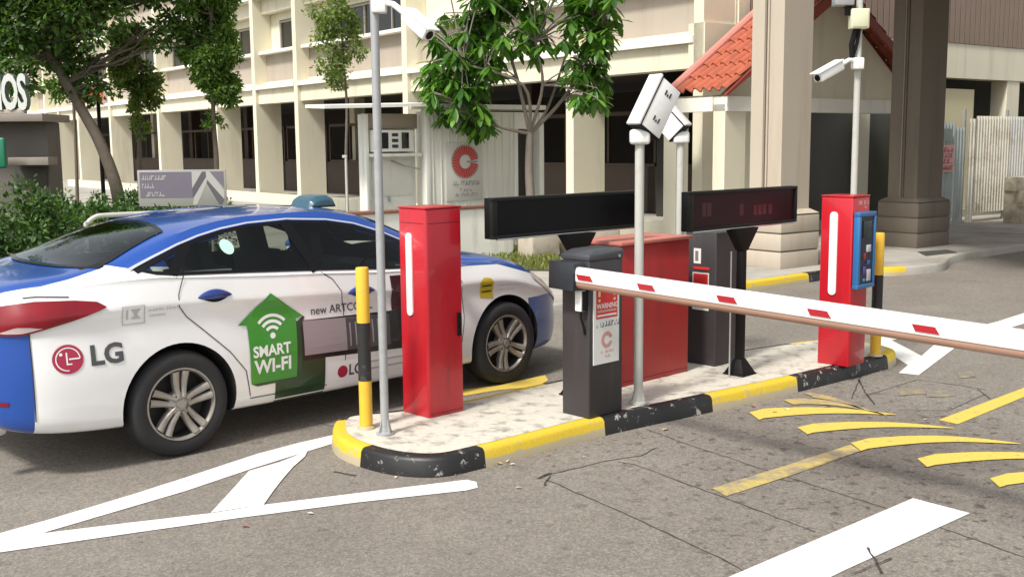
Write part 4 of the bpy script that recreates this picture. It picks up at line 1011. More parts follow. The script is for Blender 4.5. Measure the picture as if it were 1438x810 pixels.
# ---- big red cabinet
t = cab('equipment_cabinet', 'big low dull red metal cabinet behind the barrier cabinet', 'cabinet', (.785, 7.735), .84, .42, 1.06, M_red2)
rounded_box('housing', .80, .42, 1.03, .008, M_red2, t); mb = MB(); mb.box((.40, .21, 1.045), (.84, .46, .025)); mb.build('lid', mat('faded_red_lid', (.45, .15, .12), .45, var=.2, scale=5), t, bevel=.005)
mb = MB(); mb.add([RF(.02, .03, .001), RF(.78, .03, .001), RF(.78, .034, .001), RF(.02, .034, .001)], [(0, 1, 2, 3)]); mb.build('door_seam', M_well, t)
# ---- second charcoal cabinet
t = cab('barrier_cabinet', 'plain charcoal cabinet behind the big red cabinet, beside the black display post', 'barrier machine', (1.60, 8.44), .33, .30, 1.06, M_dark)
rounded_box('housing', .33, .30, 1.06, .012, M_dark, t)
fm = LF(.30)
mb = MB(); put2d(mb, *rect2d(.075, .44, .235, .74), fm, .004, 0); put2d(mb, *rect2d(.085, .55, .225, .73), fm, .005, 1); scribble(mb, fm, .006, 0, .09, .22, .585, .022, 2); scribble(mb, fm, .0055, 2, .085, .23, .50, .035, 6)
put2d(mb, *rect2d(.085, .81, .155, .93), fm, .004, 0); put2d(mb, *rect2d(.10, .83, .13, .91), fm, .005, 2); put2d(mb, *rect2d(.085, .765, .235, .785), fm, .004, 1)
mb.build('warning_sign', MS, t, recalc=False)
# ---- display boards on posts
def led_board(label, c0, L_, z0, z1, post, face_m, red):
    t = thing('display_board', label, 'display board', (c0[0], c0[1], 0), math.atan2(AX.y, AX.x)+R(-.8), 'black electronic display boards on the island')
    D_ = .055; hz = z1-z0
    mb = MB(); mb.box((L_/2, D_/2+.012, z0+hz/2), (L_, D_, hz)); mb.build('casing', M_black, t, bevel=.005)
    mb = MB()
    b = .022
    for c, d in (((L_/2, .0, z1-b/2), (L_, .03, b)), ((L_/2, .0, z0+b/2), (L_, .03, b)), ((b, .0, z0+hz/2), (b*2, .03, hz-2*b)), ((L_-b/2, .0, z0+hz/2), (b, .03, hz-2*b))): mb.box(c, d)
    mb.build('bezel', mat('black_frame', (.010, .012, .010), .5, spec=.25), t, bevel=.003)
    mb = MB(); mb.box((L_/2, .006, z0+hz/2), (L_-.05, .008, hz-.03)); mb.build('screen', face_m, t)
    mb = MB(); mb.box((L_/2, -.006, z0-.004), (L_-.08, .018, .010)); mb.build('lower_rail', M_steel, t, bevel=.002)
    if red:
        mb = MB(); rr = random.Random(4)
        for (a, b_, s_) in ((.16, .15, .05), (.22, .15, .05), (.62, .13, .045), (.80, .12, .04), (.86, .12, .04), (.92, .12, .04), (1.0, .12, .04)):
            mb = MB(); mb.add([(a, .0005, z0+b_-s_), (a+.05, .0005, z0+b_-s_), (a+.05, .0005, z0+b_+s_), (a, .0005, z0+b_+s_)], [(0, 1, 2, 3)]); mb.build('message_panel', mat('unlit_red_display', (.05, .006, .012), .3), t)
    p = thing('display_post', 'x', 'post', (post[0], post[1], T), math.atan2(AX.y, AX.x))
    mb = MB(); mb.box((0, 0, (z0-T-.16)/2), (.055, .055, z0-T-.16)); mb.build('shaft', M_black, p, bevel=.004)
    k = MB(); zt = z0-T-.006; zl = zt-.17
    def fr(mb_, a, za, b_, zb): 
        q = [(-a[0], -a[1], za), (a[0], -a[1], za), (a[0], a[1], za), (-a[0], a[1], za), (-b_[0], -b_[1], zb), (b_[0], -b_[1], zb), (b_[0], b_[1], zb), (-b_[0], b_[1], zb)]
        mb_.add(q, [(0, 3, 2, 1), (4, 5, 6, 7), (0, 1, 5, 4), (1, 2, 6, 5), (2, 3, 7, 6), (3, 0, 4, 7)])
    fr(k, (.035, .035), zl, (.15, .05), zt); k.build('bracket', M_black, p, bevel=.004)
    k = MB(); fr(k, (.095, .095), 0, (.09, .09), .012); fr(k, (.085, .085), .013, (.032, .032), .12); k.build('base_plate', M_black, p, bevel=.003)
    p['group'] = 'black posts under the display boards'
    return t, p
_, p = led_board('black display board with dark unlit screen, left of the white camera pole', (-.132, 7.02), 1.475, 1.268, 1.535, (.455, 7.53), M_gloss, False); p['label'] = 'black post under the left display board, hidden behind the barrier cabinet'
_, p = led_board('black display board with dull red message panel, near the beige pillar', (1.262, 7.735), 1.38, 1.245, 1.53, (1.74, 8.17), mat('dark_red_screen', (.024, .006, .009), .4, spec=.2), True); p['label'] = 'black flared post under the red tinted display board'
mb = MB(); mb.tube([(0, 0, 0), (0, 0, .95)], .006, 8); o = mb.build('conduit_pipe', M_galv, smooth=True); o.location = (1.645, 8.09, T); tag(o, 'thin grey conduit standing just left of the black display post', 'pipe')
# ---- ticket machine
t = cab('ticket_machine', 'red ticket machine with a blue framed keypad panel at the far island end', 'ticket machine', (2.635, 8.37), .26, .275, 1.33, M_red)
rounded_box('housing', .26, .275, 1.325, .014, M_red, t)
mb = MB(); mb.box((.13, .1375, 1.335), (.265, .28, .014)); mb.build('lid', M_red, t, bevel=.004)
mb = MB(); lozenge(mb, LF(.275), .085, .150, .56, 1.215, -.002, .010); mb.build('lamp_strip', M_whiteg, t, smooth=True)
mb = MB(); MBl = mat('blue_frame_paint', (.02, .13, .33), .35, coat=.3)
x0, x1, z0, z1 = .0, .262, .62, 1.215
for c, d in ((((x0+x1)/2, -.035, z1-.0175), (x1-x0, .05, .035)), (((x0+x1)/2, -.035, z0+.0175), (x1-x0, .05, .035)), ((x0+.014, -.035, (z0+z1)/2), (.028, .05, z1-z0-.07)), ((x1-.014, -.035, (z0+z1)/2), (.028, .05, z1-z0-.07))): mb.box(c, d)
fr_ = mb.build('panel_frame', MBl, t, bevel=.004)
mb = MB(); mb.box(((x0+x1)/2, -.028, (z0+z1)/2), (x1-x0-.058, .046, z1-z0-.075)); mb.build('panel', mat('navy_panel', (.010, .016, .04), .25), fr_)
for (cx_, cz_, w_, h_, c) in ((.16, .93, .06, .055, (.5, .5, .52)), (.17, .72, .055, .09, (.45, .44, .5)), (.10, .87, .03, .05, (.25, .02, .03)), (.10, .76, .035, .06, (.10, .05, .2)), (.16, .82, .04, .03, (.02, .12, .35)), (.10, .685, .03, .02, (.02, .25, .4)), (.13, 1.08, .12, .13, (.015, .03, .03))):
    mb = MB(); mb.box((cx_, -.055, cz_), (w_, .010, h_)); mb.build('button' if w_ < .1 else 'screen', mat('panel_key_%d' % int(c[0]*100+c[2]*1000), c, .35), fr_, bevel=.003)
mb = MB()
for i, (u, w_) in enumerate(((.08, .06), (.16, .035), (.215, .02))): put2d(mb, *rect2d(u, 1.268, u+w_, 1.300), RF, .0015, 3)
put2d(mb, *rect2d(.17, 1.240, .21, 1.255), RF, .0015, 3); mb.build('faded_label', MS, t, recalc=False)

# ================================================================== APARTMENT BLOCK
BO = Vector((-2.7308, 28, 0)); BD = Vector((.6018, -.7986, 0)); BN = Vector((-.7986, -.6018, 0))
BW = -BN                                      # into the block / along its end wall
M_cream = mat('cream_render', (.70, .655, .51), .85, var=.05, scale=2, dirt=(.54, .50, .39), dscale=1.2, dlo=.52, dhi=.8, bump=.08, bscale=30)
M_taupe = mat('taupe_render', (.40, .345, .285), .85, var=.05, scale=2, dirt=(.33, .28, .23), dscale=1.2, dlo=.5, dhi=.8, bump=.05, bscale=30)
M_ledge = mat('white_ledge_render', (.78, .76, .68), .8, var=.05, scale=3, dirt=(.5, .46, .38), dscale=2, dlo=.56, dhi=.8)
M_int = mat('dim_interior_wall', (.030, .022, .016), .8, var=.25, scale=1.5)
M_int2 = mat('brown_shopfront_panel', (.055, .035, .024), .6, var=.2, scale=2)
M_alu = mat('aluminium_frame', (.36, .33, .28), .5, metal=.3)
blk = thing('apartment_block', 'cream apartment block with fin columns and shaded ground floor openings filling the background', 'building', BO, math.atan2(BD.y, BD.x))
# local: x along the facade (s), y into the block (positive), z up;  BW = local +y ?
# local y axis = rotate(BD, +90deg) = (.7986, .6018) = into the block
def bbox(name, m, x0, x1, y0, y1, z0, z1, parent=None, bev=0.):
    mb = MB(); mb.box(((x0+x1)/2, (y0+y1)/2, (z0+z1)/2), (x1-x0, y1-y0, z1-z0)); return mb.build(name, m, parent or blk, bevel=bev)
S0, S1, ZT = -58., 10.3, 12.4
cols = [-56, -53, -50, -47, -43.5, -40.5, -37.5, -34.7, -32.3, -29.0, -24.2, -18.2, -12.45, -9.2, -6.2, 0.0, 6.46, 10.05]
FL = [3.78, 6.58, 9.38]
bbox('floor_slab', M_pave, S0, S1, -.3, 12, .0, .30)
for c in cols: bbox('column', M_cream, c, c+.24, 0, .86, .302, ZT)
CL = cols[:]
def row(name, m, y0, y1, z0, z1, over=None):
    """one piece per bay, butted against the columns"""
    for a, b in zip(CL[:-1], CL[1:]):
        bbox(name, m, a+.243, b-.003, y0, y1, z0, z1)
row('beam', M_cream, .10, .50, 3.22, 3.66)
row('ledge', M_ledge, -.03, .60, 3.665, 3.79)
for z in FL:
    if z > 4: row('ledge', M_ledge, -.03, .60, z-.115, z+.01); row('beam', M_cream, .30, .60, z-.55, z-.12)
    row('parapet', M_taupe, .42, .62, z+.135, z+.98)
    row('skirting', M_cream, .36, .64, z+.012, z+.132)
    row('sill', M_ledge, .16, .70, z+.985, z+1.075)
# windows above each sill
def window(x0, x1, z0, z1, parts):
    mb = MB(); b = .06
    for c, d in (((x0+x1)/2, z1-b/2), (x1-x0, b)), (((x0+x1)/2, z0+b/2), (x1-x0, b)), ((x0+b/2, (z0+z1)/2), (b, z1-z0-2*b-.004)), ((x1-b/2, (z0+z1)/2), (b, z1-z0-2*b-.004)): mb.box((c[0], .66, c[1]), (d[0], .07, d[1]))
    for k in range(1, parts): xx = x0+(x1-x0)*k/parts; mb.box((xx, .66, (z0+z1)/2), (.045, .06, z1-z0-2*b-.004))
    w_ = mb.build('window', M_alu, blk)
    bbox('glass', M_glass, x0+.03, x1-.03, .672, .684, z0+.03, z1-.03, w_)
rr = random.Random(11)
for z in FL[:2]:
    for i, (a, b) in enumerate(zip(CL[:-1], CL[1:])):
        x0, x1 = a+.25, b-.01; L_ = x1-x0
        if x0 > -1 and z < 4:                       # right hand bays: ribbed cream panel, no glass
            bbox('upper_wall', M_cream, x0, x1, .60, .75, z+1.08, z+2.24)
        else:
            k = .42*L_ if L_ < 4 else .0
            if k: bbox('upper_wall', M_cream, x0, x0+L_*.22, .62, .80, z+1.08, z+2.24)
            window(x0+(L_*.225 if k else .02), x1-.02, z+1.09, z+2.0, 2 if L_ < 4 else 4)
            bbox('lintel', M_cream, x0+(L_*.225 if k else 0), x1, .58, .78, z+2.02, z+2.24)
# ground floor interior seen through the openings
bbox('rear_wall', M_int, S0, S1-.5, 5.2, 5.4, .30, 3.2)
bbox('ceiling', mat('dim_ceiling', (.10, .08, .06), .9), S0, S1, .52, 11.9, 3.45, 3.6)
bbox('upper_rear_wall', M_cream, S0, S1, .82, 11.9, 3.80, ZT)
for a, b in zip(CL[7:-1], CL[8:]):
    x0, x1 = a+.25, b-.01
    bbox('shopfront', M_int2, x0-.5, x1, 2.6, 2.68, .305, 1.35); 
    mb = MB(); mb.box(((x0+x1)/2, 2.62, 1.385), (x1-x0, .09, .06)); mb.box(((x0+x1)/2, 2.62, 2.55), (x1-x0, .09, .09))
    n = max(1, round((x1-x0)/1.4))
    for k in range(n+1): mb.box((x0+(x1-x0)*k/n, 2.62, 1.97), (.06, .08, 1.07))
    mb.build('shopfront_frame', M_int2, blk)
    if a > -30: bbox('inner_pier', M_cream if int(a) % 2 else M_int2, x0+(x1-x0)*.1, x0+(x1-x0)*.1+.35, 3.2, 3.6, .305, 3.44)
# low step and plinth in front of the openings
bbox('plinth', M_cream, -30, 9.9, -.32, -.02, .0, .42)
# end wall: along local y at x = S1
EW = lambda name, m, y0, y1, z0, z1, th=.3, p=0.: bbox(name, m, S1-th+p, S1+p, y0, y1, z0, z1)
EW('end_beam', M_cream, .0, 34, 3.25, 4.0, .4, .02)
for i, (y, wd) in enumerate(((1.6, .5), (4.6, .4), (10.35, .55), (14.5, .5), (19, .5), (24, .5))): EW('end_column', M_cream, y, y+wd, .30, 3.245, .4, .0)
bbox('end_slab', M_pave, S1-6, S1+.02, .9, 34, .01, .302)
bbox('upper_body', M_cream, S1-12, S1-.06, 12, 34, 3.8, ZT)
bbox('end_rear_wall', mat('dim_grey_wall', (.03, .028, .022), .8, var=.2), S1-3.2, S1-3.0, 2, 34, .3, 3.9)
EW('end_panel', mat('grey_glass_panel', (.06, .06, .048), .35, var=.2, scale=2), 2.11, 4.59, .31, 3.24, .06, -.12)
EW('end_panel', mat('grey_glass_panel', (.06, .06, .048), .35), 5.01, 7.5, .31, 3.24, .06, -.12)
EW('end_wall_block', mat('pale_wall', (.62, .56, .36), .8), 7.6, 9.1, .31, 3.02, .2, -.10)
# brown ribbed cladding above the beam
M_clad = mat('brown_cladding', (.225, .165, .125), .6, var=.12, scale=3); M_cladd = mat('cladding_backing', (.09, .065, .05), .8)
EW('cladding_backing', M_cladd, 1.2, 34, 4.005, ZT, .05, .0)
mb = MB(); y = 1.2; k = 0
while y < 26: mb.box((S1+.021, y+.10, (4.01+9)/2), (.04, .165, 9-4.01)); y += .205; k += 1
mb.build('cladding', M_clad, blk)
EW('corner_fin', M_cream, .88, 1.18, 3.80, ZT, .4, .03)

# ---- maroon awning behind the porch and the porch roof
PO = Vector((3.62, 17.98, 0))                   # near-left foot of the gable; x runs to the right-back (.8,.6), y back-left
PX = Vector((.7986, .6018, 0)); porch = thing('entrance_porch', 'orange tiled gable porch roof on cream posts, left of the big beige pillar', 'porch', PO, math.atan2(PX.y, PX.x))
PL_, RUN, RISE, ZE = 1.22, 2.85, 1.98, 2.72
M_tile = mat('terracotta_tile', (.36, .095, .05), .75, var=.45, scale=5, dirt=(.40, .09, .05), dscale=6, dlo=.5, dhi=.7)
M_tile2 = mat('faded_ridge_tile', (.50, .20, .16), .7, var=.15, scale=6)
def tiles(x0, z0, x1, z1, name):
    """barrel tiles: rows along the slope, each course overlapping the one below"""
    mb = MB(); nc = 6; nr = 9; Wt = PL_/nc*1.0; seg = 8
    dx, dz = (x1-x0)/nr, (z1-z0)/nr; ln = math.hypot(dx, dz); nx, nz = -dz/ln*(1 if dx > 0 else -1), abs(dx)/ln
    nx = -dz/ln if dx > 0 else -dz/ln*-1*-1
    nx = -(z1-z0)/math.hypot(x1-x0, z1-z0)*(1 if x1 > x0 else -1)
    for r_ in range(nr):
        for c in range(nc):
            vs = []
            for e, lift in ((0, .050), (1.12, .012)):
                for s_ in range(seg+1):
                    t = s_/seg; y = (c+t)*Wt; hgt = .055*math.sin(PI*min(1, t/.62)) if t < .62 else -.018*math.sin(PI*(t-.62)/.38)
                    xx = x0+dx*(r_+e); zz = z0+dz*(r_+e); k = hgt+lift
                    vs.append((xx+nx*k, y, zz+nz*k))
            n = seg+1; fs = [(i, i+1, n+i+1, n+i) for i in range(seg)]
            o_ = len(vs); lip = [(v[0]-nx*.03, v[1], v[2]-nz*.03) for v in vs[:n]]
            fs += [(i, o_+i, o_+i+1, i+1) for i in range(seg)]; mb.add(vs+lip, fs)
    return mb.build(name, M_tile, porch, smooth=True, recalc=False, angle=60)
tiles(-.12, ZE-.02, RUN, ZE+RISE, 'roof_slope'); tiles(2*RUN+.12, ZE-.02, RUN, ZE+RISE, 'roof_slope')
mb = MB(); mb.tube([(RUN, -.05, ZE+RISE+.05), (RUN, PL_+1.6, ZE+RISE+.05)], .10, 10); mb.build('ridge_cap', M_tile2, porch, smooth=True)
for sg, xs_ in ((1, 0), (-1, 2*RUN)):
    mb = MB(); mb.tube([(xs_-sg*.14, PL_+.02, ZE+.04), (RUN, PL_+.02, ZE+RISE+.07)], .085, 10); mb.build('verge_cap', M_tile2, porch, smooth=True)
    mb = MB(); a = Vector((xs_-sg*.16, -.03, ZE-.06)); b = Vector((RUN, -.03, ZE+RISE-.02))
    mb.add([a, b, b-Vector((0, 0, .24)), a-Vector((0, 0, .05)), a+Vector((0, .05, 0)), b+Vector((0, .05, 0)), b+Vector((0, .05, -.24)), a+Vector((0, .05, -.05))], [(0, 1, 2, 3), (7, 6, 5, 4), (0, 4, 5, 1), (3, 2, 6, 7), (0, 3, 7, 4), (1, 5, 6, 2)])
    mb.build('verge_board', mat('dark_red_fascia', (.26, .045, .03), .6), porch)
mb = MB(); mb.add([(.10, .30, ZE-.09), (2*RUN-.10, .30, ZE-.09), (RUN, .30, ZE+RISE-.12), (.10, .38, ZE-.09), (2*RUN-.10, .38, ZE-.09), (RUN, .38, ZE+RISE-.12)], [(0, 1, 2), (5, 4, 3), (0, 3, 4, 1), (1, 4, 5, 2), (2, 5, 3, 0)])
mb.build('gable_wall', M_cream, porch)
def pb(name, m, c, d): mb = MB(); mb.box(c, d); return mb.build(name, m, porch)
pb('front_beam', M_ledge, (RUN, .2, ZE-.215), (2*RUN+.1, .30, .24)); pb('side_beam', M_ledge, (.04, 1.0, ZE-.215), (.22, 1.29, .235)); pb('soffit', M_cream, (RUN, .9, ZE-.08), (2*RUN, 1.0, .03))
for x_ in (.10, 2*RUN-.3): pb('post', M_cream, (x_+.1, .22, 1.31), (.50, .26, 2.37))
pb('rear_post', M_cream, (.10, 1.35, 1.31), (.30, .3, 2.37))
aw = thing('awning', 'dark maroon awning on the block above the orange porch tiles', 'awning', BO+BD*10.1+BW*1.1, math.atan2(PX.y, PX.x))
mb = MB(); mb.add([(0, 0, 4.35), (1.5, 0, 4.35), (1.2, -.05, 3.6), (-.0, -.55, 3.35), (0, -.55, 3.0), (1.5, -.55, 3.0), (1.5, 0, 3.0), (0, 0, 3.0), (1.5, -.55, 3.35)], [(0, 1, 8, 3), (3, 8, 5, 4), (0, 3, 4, 7), (1, 6, 5, 8), (0, 7, 6, 1), (4, 5, 6, 7)]); 
mb.build('canvas', mat('maroon_canvas', (.085, .014, .016), .7, var=.1), aw)

# ---- big pillars
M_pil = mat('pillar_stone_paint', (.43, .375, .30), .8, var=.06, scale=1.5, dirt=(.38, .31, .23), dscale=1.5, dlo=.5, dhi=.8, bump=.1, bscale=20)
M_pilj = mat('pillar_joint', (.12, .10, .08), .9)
M_pild = mat('shade_darkened_pillar_paint', (.135, .112, .085), .8, var=.08, scale=1.5, dirt=(.10, .083, .064), dscale=1.5, dlo=.5, dhi=.8, bump=.1, bscale=20)  # far pillar's shade put into its colour, darker than the near pillar
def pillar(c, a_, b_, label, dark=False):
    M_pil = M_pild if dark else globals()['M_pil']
    """c = nearest lower plinth corner; a_ width of the left face, b_ of the right face"""
    t = thing('pillar', label, 'pillar', (c[0], c[1], .12), math.atan2(PX.y, PX.x))
    z = 0; 
    for k in range(3):
        h_ = .232; mb = MB(); mb.box((b_/2, a_/2, z+h_/2), (b_, a_, h_)); mb.build('plinth_course', M_pil, t, bevel=.012); z += h_
        mb = MB(); mb.box((b_/2, a_/2, z+.01), (b_-.03, a_-.03, .02)); mb.build('joint', M_pilj, t); z += .02
    mb = MB(); e = .05
    mb.add([(0, 0, z), (b_, 0, z), (b_, a_, z), (0, a_, z), (e*2, e*2, z+.06), (b_-e*2, e*2, z+.06), (b_-e*2, a_-e*2, z+.06), (e*2, a_-e*2, z+.06)], [(0, 3, 2, 1), (4, 5, 6, 7), (0, 1, 5, 4), (1, 2, 6, 5), (2, 3, 7, 6), (3, 0, 4, 7)]); mb.build('plinth_cap', M_pil, t)
    z += .06; i = .11; H_ = 5.7-z
    # shaft with a vertical groove on the left face
    x0, x1, y0, y1 = i, b_-i, i, a_-i; ym = y0+(y1-y0)*.52; g = .05
    pts = [(x0, y0), (x1, y0), (x1, y1), (x0, y1), (x0, ym+g), (x0+.05, ym+g), (x0+.05, ym-g), (x0, ym-g)]
    mb = MB(); mb.prism(pts, z, z+H_); mb.build('shaft', M_pil, t)
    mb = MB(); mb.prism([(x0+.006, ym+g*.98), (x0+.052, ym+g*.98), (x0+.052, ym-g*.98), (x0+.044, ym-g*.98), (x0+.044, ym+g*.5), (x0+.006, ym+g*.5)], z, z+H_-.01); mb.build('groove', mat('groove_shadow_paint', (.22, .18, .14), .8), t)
    mb = MB(); mb.tube([(x0+.03, ym-.0, z), (x0+.03, ym-.0, z+H_-.1)], .018, 8); mb.build('downpipe', M_pil, t, smooth=True)
pillar((3.72, 14.95), .78, .84, 'big beige pillar on a banded plinth beside the orange porch roof')
pillar((6.64, 17.72), .76, .95, 'big shaded pillar painted darker for the shade, left of the corrugated hoarding', True)
cn_ = thing('overhead_shade_deck', 'unseen concrete deck shaped to shade the far pillar and porch', 'roof', (0, 0, 0), 0)  # deck added out of view, outline shaped so its shade reaches pillar and porch
mb = MB(); DK = [(4.9, 12.6), (14.5, 11.0), (19, 17), (13, 21.5), (9.5, 20.4), (7.2, 20.6), (5.2, 19.6), (3.9, 18.0), (3.9, 16.7), (4.9, 16.2)]; mb.prism(DK, 4.95, 5.3); mb.build('deck', M_pil, cn_); mb = MB(); mb.prism([(3.3, 14.6), (4.9, 16.6), (5.3, 16.2), (3.9, 14.3)], 5.9, 6.3); mb.build('bracket', M_pil, cn_)

# ================================================================== HUT, LOW WALL, HOARDING
HX = PX; hut = thing('site_hut', 'small off white hut with a wall air conditioner and a red round emblem sign', 'hut', (-2.12, 17.1, .12), math.atan2(HX.y, HX.x))
M_hut = mat('hut_white_paint', (.80, .79, .72), .6, var=.05, scale=2, dirt=(.5, .49, .44), dscale=2.5, dlo=.54, dhi=.8)
M_hutg = mat('hut_grey_white_paint', (.74, .73, .65), .6, var=.05, scale=2, dirt=(.56, .55, .49), dscale=3, dlo=.56, dhi=.75)
def hb(name, m, x0, x1, y0, y1, z0, z1, par=None, bev=.006): mb = MB(); mb.box(((x0+x1)/2, (y0+y1)/2, (z0+z1)/2), (x1-x0, y1-y0, z1-z0)); return mb.build(name, m, par or hut, bevel=bev)
hb('main_wall', M_hutg, 1.02, 2.72, 0, .42, .0, 2.30); hb('corner_trim', M_hut, .93, 1.015, -.02, .12, 0, 2.34); hb('corner_trim', M_hut, 2.725, 2.80, -.02, .12, 0, 2.30)
mb = MB(); x = 1.08
while x < 2.7: mb.box((x, -.006, 1.15), (.012, .012, 2.24)); x += .155
mb.build('wall_rib', mat('hut_rib_paint', (.68, .67, .60), .6), hut)
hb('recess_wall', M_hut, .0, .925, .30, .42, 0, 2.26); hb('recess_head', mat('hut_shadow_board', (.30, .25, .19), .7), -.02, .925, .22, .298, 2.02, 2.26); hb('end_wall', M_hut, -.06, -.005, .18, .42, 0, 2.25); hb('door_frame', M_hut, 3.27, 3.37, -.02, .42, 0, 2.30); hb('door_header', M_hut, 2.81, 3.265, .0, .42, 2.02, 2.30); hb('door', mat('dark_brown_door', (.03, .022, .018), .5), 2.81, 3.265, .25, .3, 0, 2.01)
mb = MB(); mb.add([(-.95, -.18, 2.31), (.95, -.22, 2.37), (.95, .45, 2.40), (-.95, .45, 2.34), (-.95, -.18, 2.36), (.95, -.22, 2.42), (.95, .45, 2.45), (-.95, .45, 2.39)], [(0, 3, 2, 1), (4, 5, 6, 7), (0, 1, 5, 4), (1, 2, 6, 5), (2, 3, 7, 6), (3, 0, 4, 7)]); mb.build('awning', M_hut, hut)
hb('roof', M_hut, .96, 3.40, -.05, .5, 2.345, 2.42)
wv = hb('window', M_hut, .03, .78, .10, .296, 1.66, 2.00)
hb('glass', M_glass, .09, .30, .090, .098, 1.71, 1.96, wv, 0); hb('glass', M_glass, .55, .68, .090, .098, 1.71, 1.96, wv, 0)
for z in (1.72, 1.81, 1.90): hb('louvre', M_dark, .37, .48, .088, .098, z, z+.05, wv, 0)
hb('shelf', M_hut, .0, .90, .05, .296, 1.58, 1.63)
mb = MB(); mb.tube([(.45, .28, 1.52), (.60, .16, 1.44), (.90, .10, 1.37)], .012, 6); mb.tube([(.40, .285, .95), (.40, .27, .86)], .02, 6); mb.build('pipe', M_galv, hut, smooth=True)
hb('hatch', M_hutg, .10, .86, .282, .297, .95, 1.52, None, .004)
# emblem sign on the hut
sg = thing('emblem_sign', 'pale sign with a red spoked round emblem on the hut wall', 'sign', Vector((-2.12, 17.1, .12))+HX*1.32, math.atan2(HX.y, HX.x))
M_sgb = mat('sign_off_white', (.60, .58, .53), .5); M_sgr = mat('emblem_red', (.50, .06, .05), .5); M_sgg = mat('sign_lettering_grey', (.28, .27, .25), .6)
fm = frame_map((0, -.03, 0), (1, 0, 0), (0, 0, 1))
mb = MB(); mb.box((.36, -.012, 1.32), (.74, .018, .96)); mb.build('board', M_sgb, sg, bevel=.003); mb = MB()
for k in range(30):
    a = R(14)+R(332)*k/29
    for r0, r1, hwid in ((.115, .262, .085),): put2d(mb, *ring2d(.37, 1.48, r0, r1, a-hwid, a+hwid, 2), fm, 0, 0)
put2d(mb, *rect2d(.40, 1.462, .62, 1.492), fm, 0, 1); put2d(mb, *ring2d(.37, 1.48, .27, .278, R(14), R(346), 40), fm, .0, 1); mb.build('emblem', [M_sgr, M_sgg], sg, recalc=False)
mb = MB(); scribble(mb, fm, 0, 1, .12, .64, 1.13, .07, 21); scribble(mb, fm, 0, 1, .26, .5, 1.02, .05, 22); scribble(mb, fm, 0, 1, .16, .6, .94, .05, 23); mb.build('lettering', [M_sgr, M_sgg], sg, recalc=False)
# low wall with a brown coping in front of the hut
lw = thing('low_wall', 'low cream wall with brown coping in front of the white hut', 'wall', (-3.02, 14.9, .12), math.atan2(HX.y, HX.x))
mb = MB(); mb.box((1.88, 0, .39), (3.76, .14, .78)); mb.build('wall', M_hut, lw); mb = MB(); mb.box((1.88, 0, .805), (3.8, .20, .045)); mb.build('coping', mat('brown_coping', (.22, .10, .07), .6), lw, bevel=.005)

# planter blocks on the verge below the display board
for c, d, lab in (((.42, 16.9), (.55, .4, .5), 'beige concrete planter block on the grass verge under the display board'), ((1.25, 17.3), (.9, .5, .42), 'low rounded pale concrete block right of the planter')):
    mb = MB(); mb.box((0, 0, d[2]/2), d); o = mb.build('concrete_block', mat('beige_concrete', (.46, .41, .33), .85, var=.1, dirt=(.3, .26, .2), dscale=4), bevel=.05); o.location = (c[0], c[1], .12); o.rotation_euler = (0, 0, .64); tag(o, lab, 'concrete block')

# corrugated hoarding
M_hoard = mat('corrugated_white_sheet', (.62, .62, .58), .45, metal=.15, var=.08, scale=3, dirt=(.42, .36, .27), dscale=2, dlo=.5, dhi=.75)
M_hoardb = mat('corrugated_blue_grey_sheet', (.36, .41, .40), .45, metal=.2, var=.1, scale=3, dirt=(.27, .26, .22), dscale=2, dlo=.5, dhi=.75)
M_hoardc = mat('corrugated_cream_sheet', (.68, .65, .55), .5, var=.08, scale=3, dirt=(.36, .27, .17), dscale=2, dlo=.5, dhi=.75)
hp = BO+BD*(S1+1.0)+PX*5.95
hd_ = thing('hoarding', 'tall corrugated metal hoarding right of the dark pillar, cream and blue grey sheets', 'fence', (hp.x, hp.y, .12), math.atan2(PX.y, PX.x))
def sheetc(x0, x1, z0, z1, m, y=0):
    mb = MB(); vs = []; n = int((x1-x0)/.028)
    prof = [0, .0, .022, .022]
    for i in range(n+1):
        xx = x0+(x1-x0)*i/n; yy = y+prof[i % 4]*1.2
        vs += [(xx, yy, z0), (xx, yy, z1)]
    mb.add(vs, [(2*i, 2*i+2, 2*i+3, 2*i+1) for i in range(n)]); return mb.build('sheet', m, hd_, recalc=False)
sheetc(.0, .62, .0, 2.12, M_hoardb); sheetc(.64, 1.05, .0, 2.02, M_hoardb, .02); sheetc(1.07, 1.4, .0, 2.2, M_hoardc, -.02); sheetc(1.4, 2.75, .2, 2.26, M_hoardc); sheetc(2.77, 4.6, .2, 2.26, M_hoard, .02); sheetc(4.62, 9, .2, 2.26, M_hoard)
for x in (1.05, 2.76, 4.61): mb = MB(); mb.box((x, .07, 1.2), (.06, .05, 2.4)); mb.build('post', M_galv, hd_)
sgn_ = thing('notice_board', 'pink notice board with red lettering rows on the hoarding beside the dark pillar', 'sign', hp+Vector((0, 0, .12)), math.atan2(PX.y, PX.x))
fm = frame_map((0, -.06, 0), (1, 0, 0), (0, 0, 1)); mb = MB(); mb.box((.23, -.045, 1.38), (.50, .02, .56)); mb.build('board', mat('pale_pink_board', (.60, .34, .31), .6), sgn_); mb = MB(); mb.box((.27, -.03, 1.86), (.34, .02, .26)); mb.build('upper_board', mat('grey_green_board', (.20, .25, .22), .5), sgn_)
mb = MB()
for i, z in enumerate((1.57, 1.45, 1.33, 1.20)): scribble(mb, fm, 0, 0, .02, .44, z, .07, 30+i); put2d(mb, *rect2d(.02, z-.052, .44, z-.04), fm, 0, 0)
mb.build('lettering', mat('notice_red', (.38, .05, .06), .6), sgn_, recalc=False)
cb = thing('concrete_parapet', 'low stained concrete parapet in front of the white corrugated sheets', 'wall', (hp.x+PX.x*1.45+BD.x*.45, hp.y+PX.y*1.45+BD.y*.45, .12), math.atan2(PX.y, PX.x))
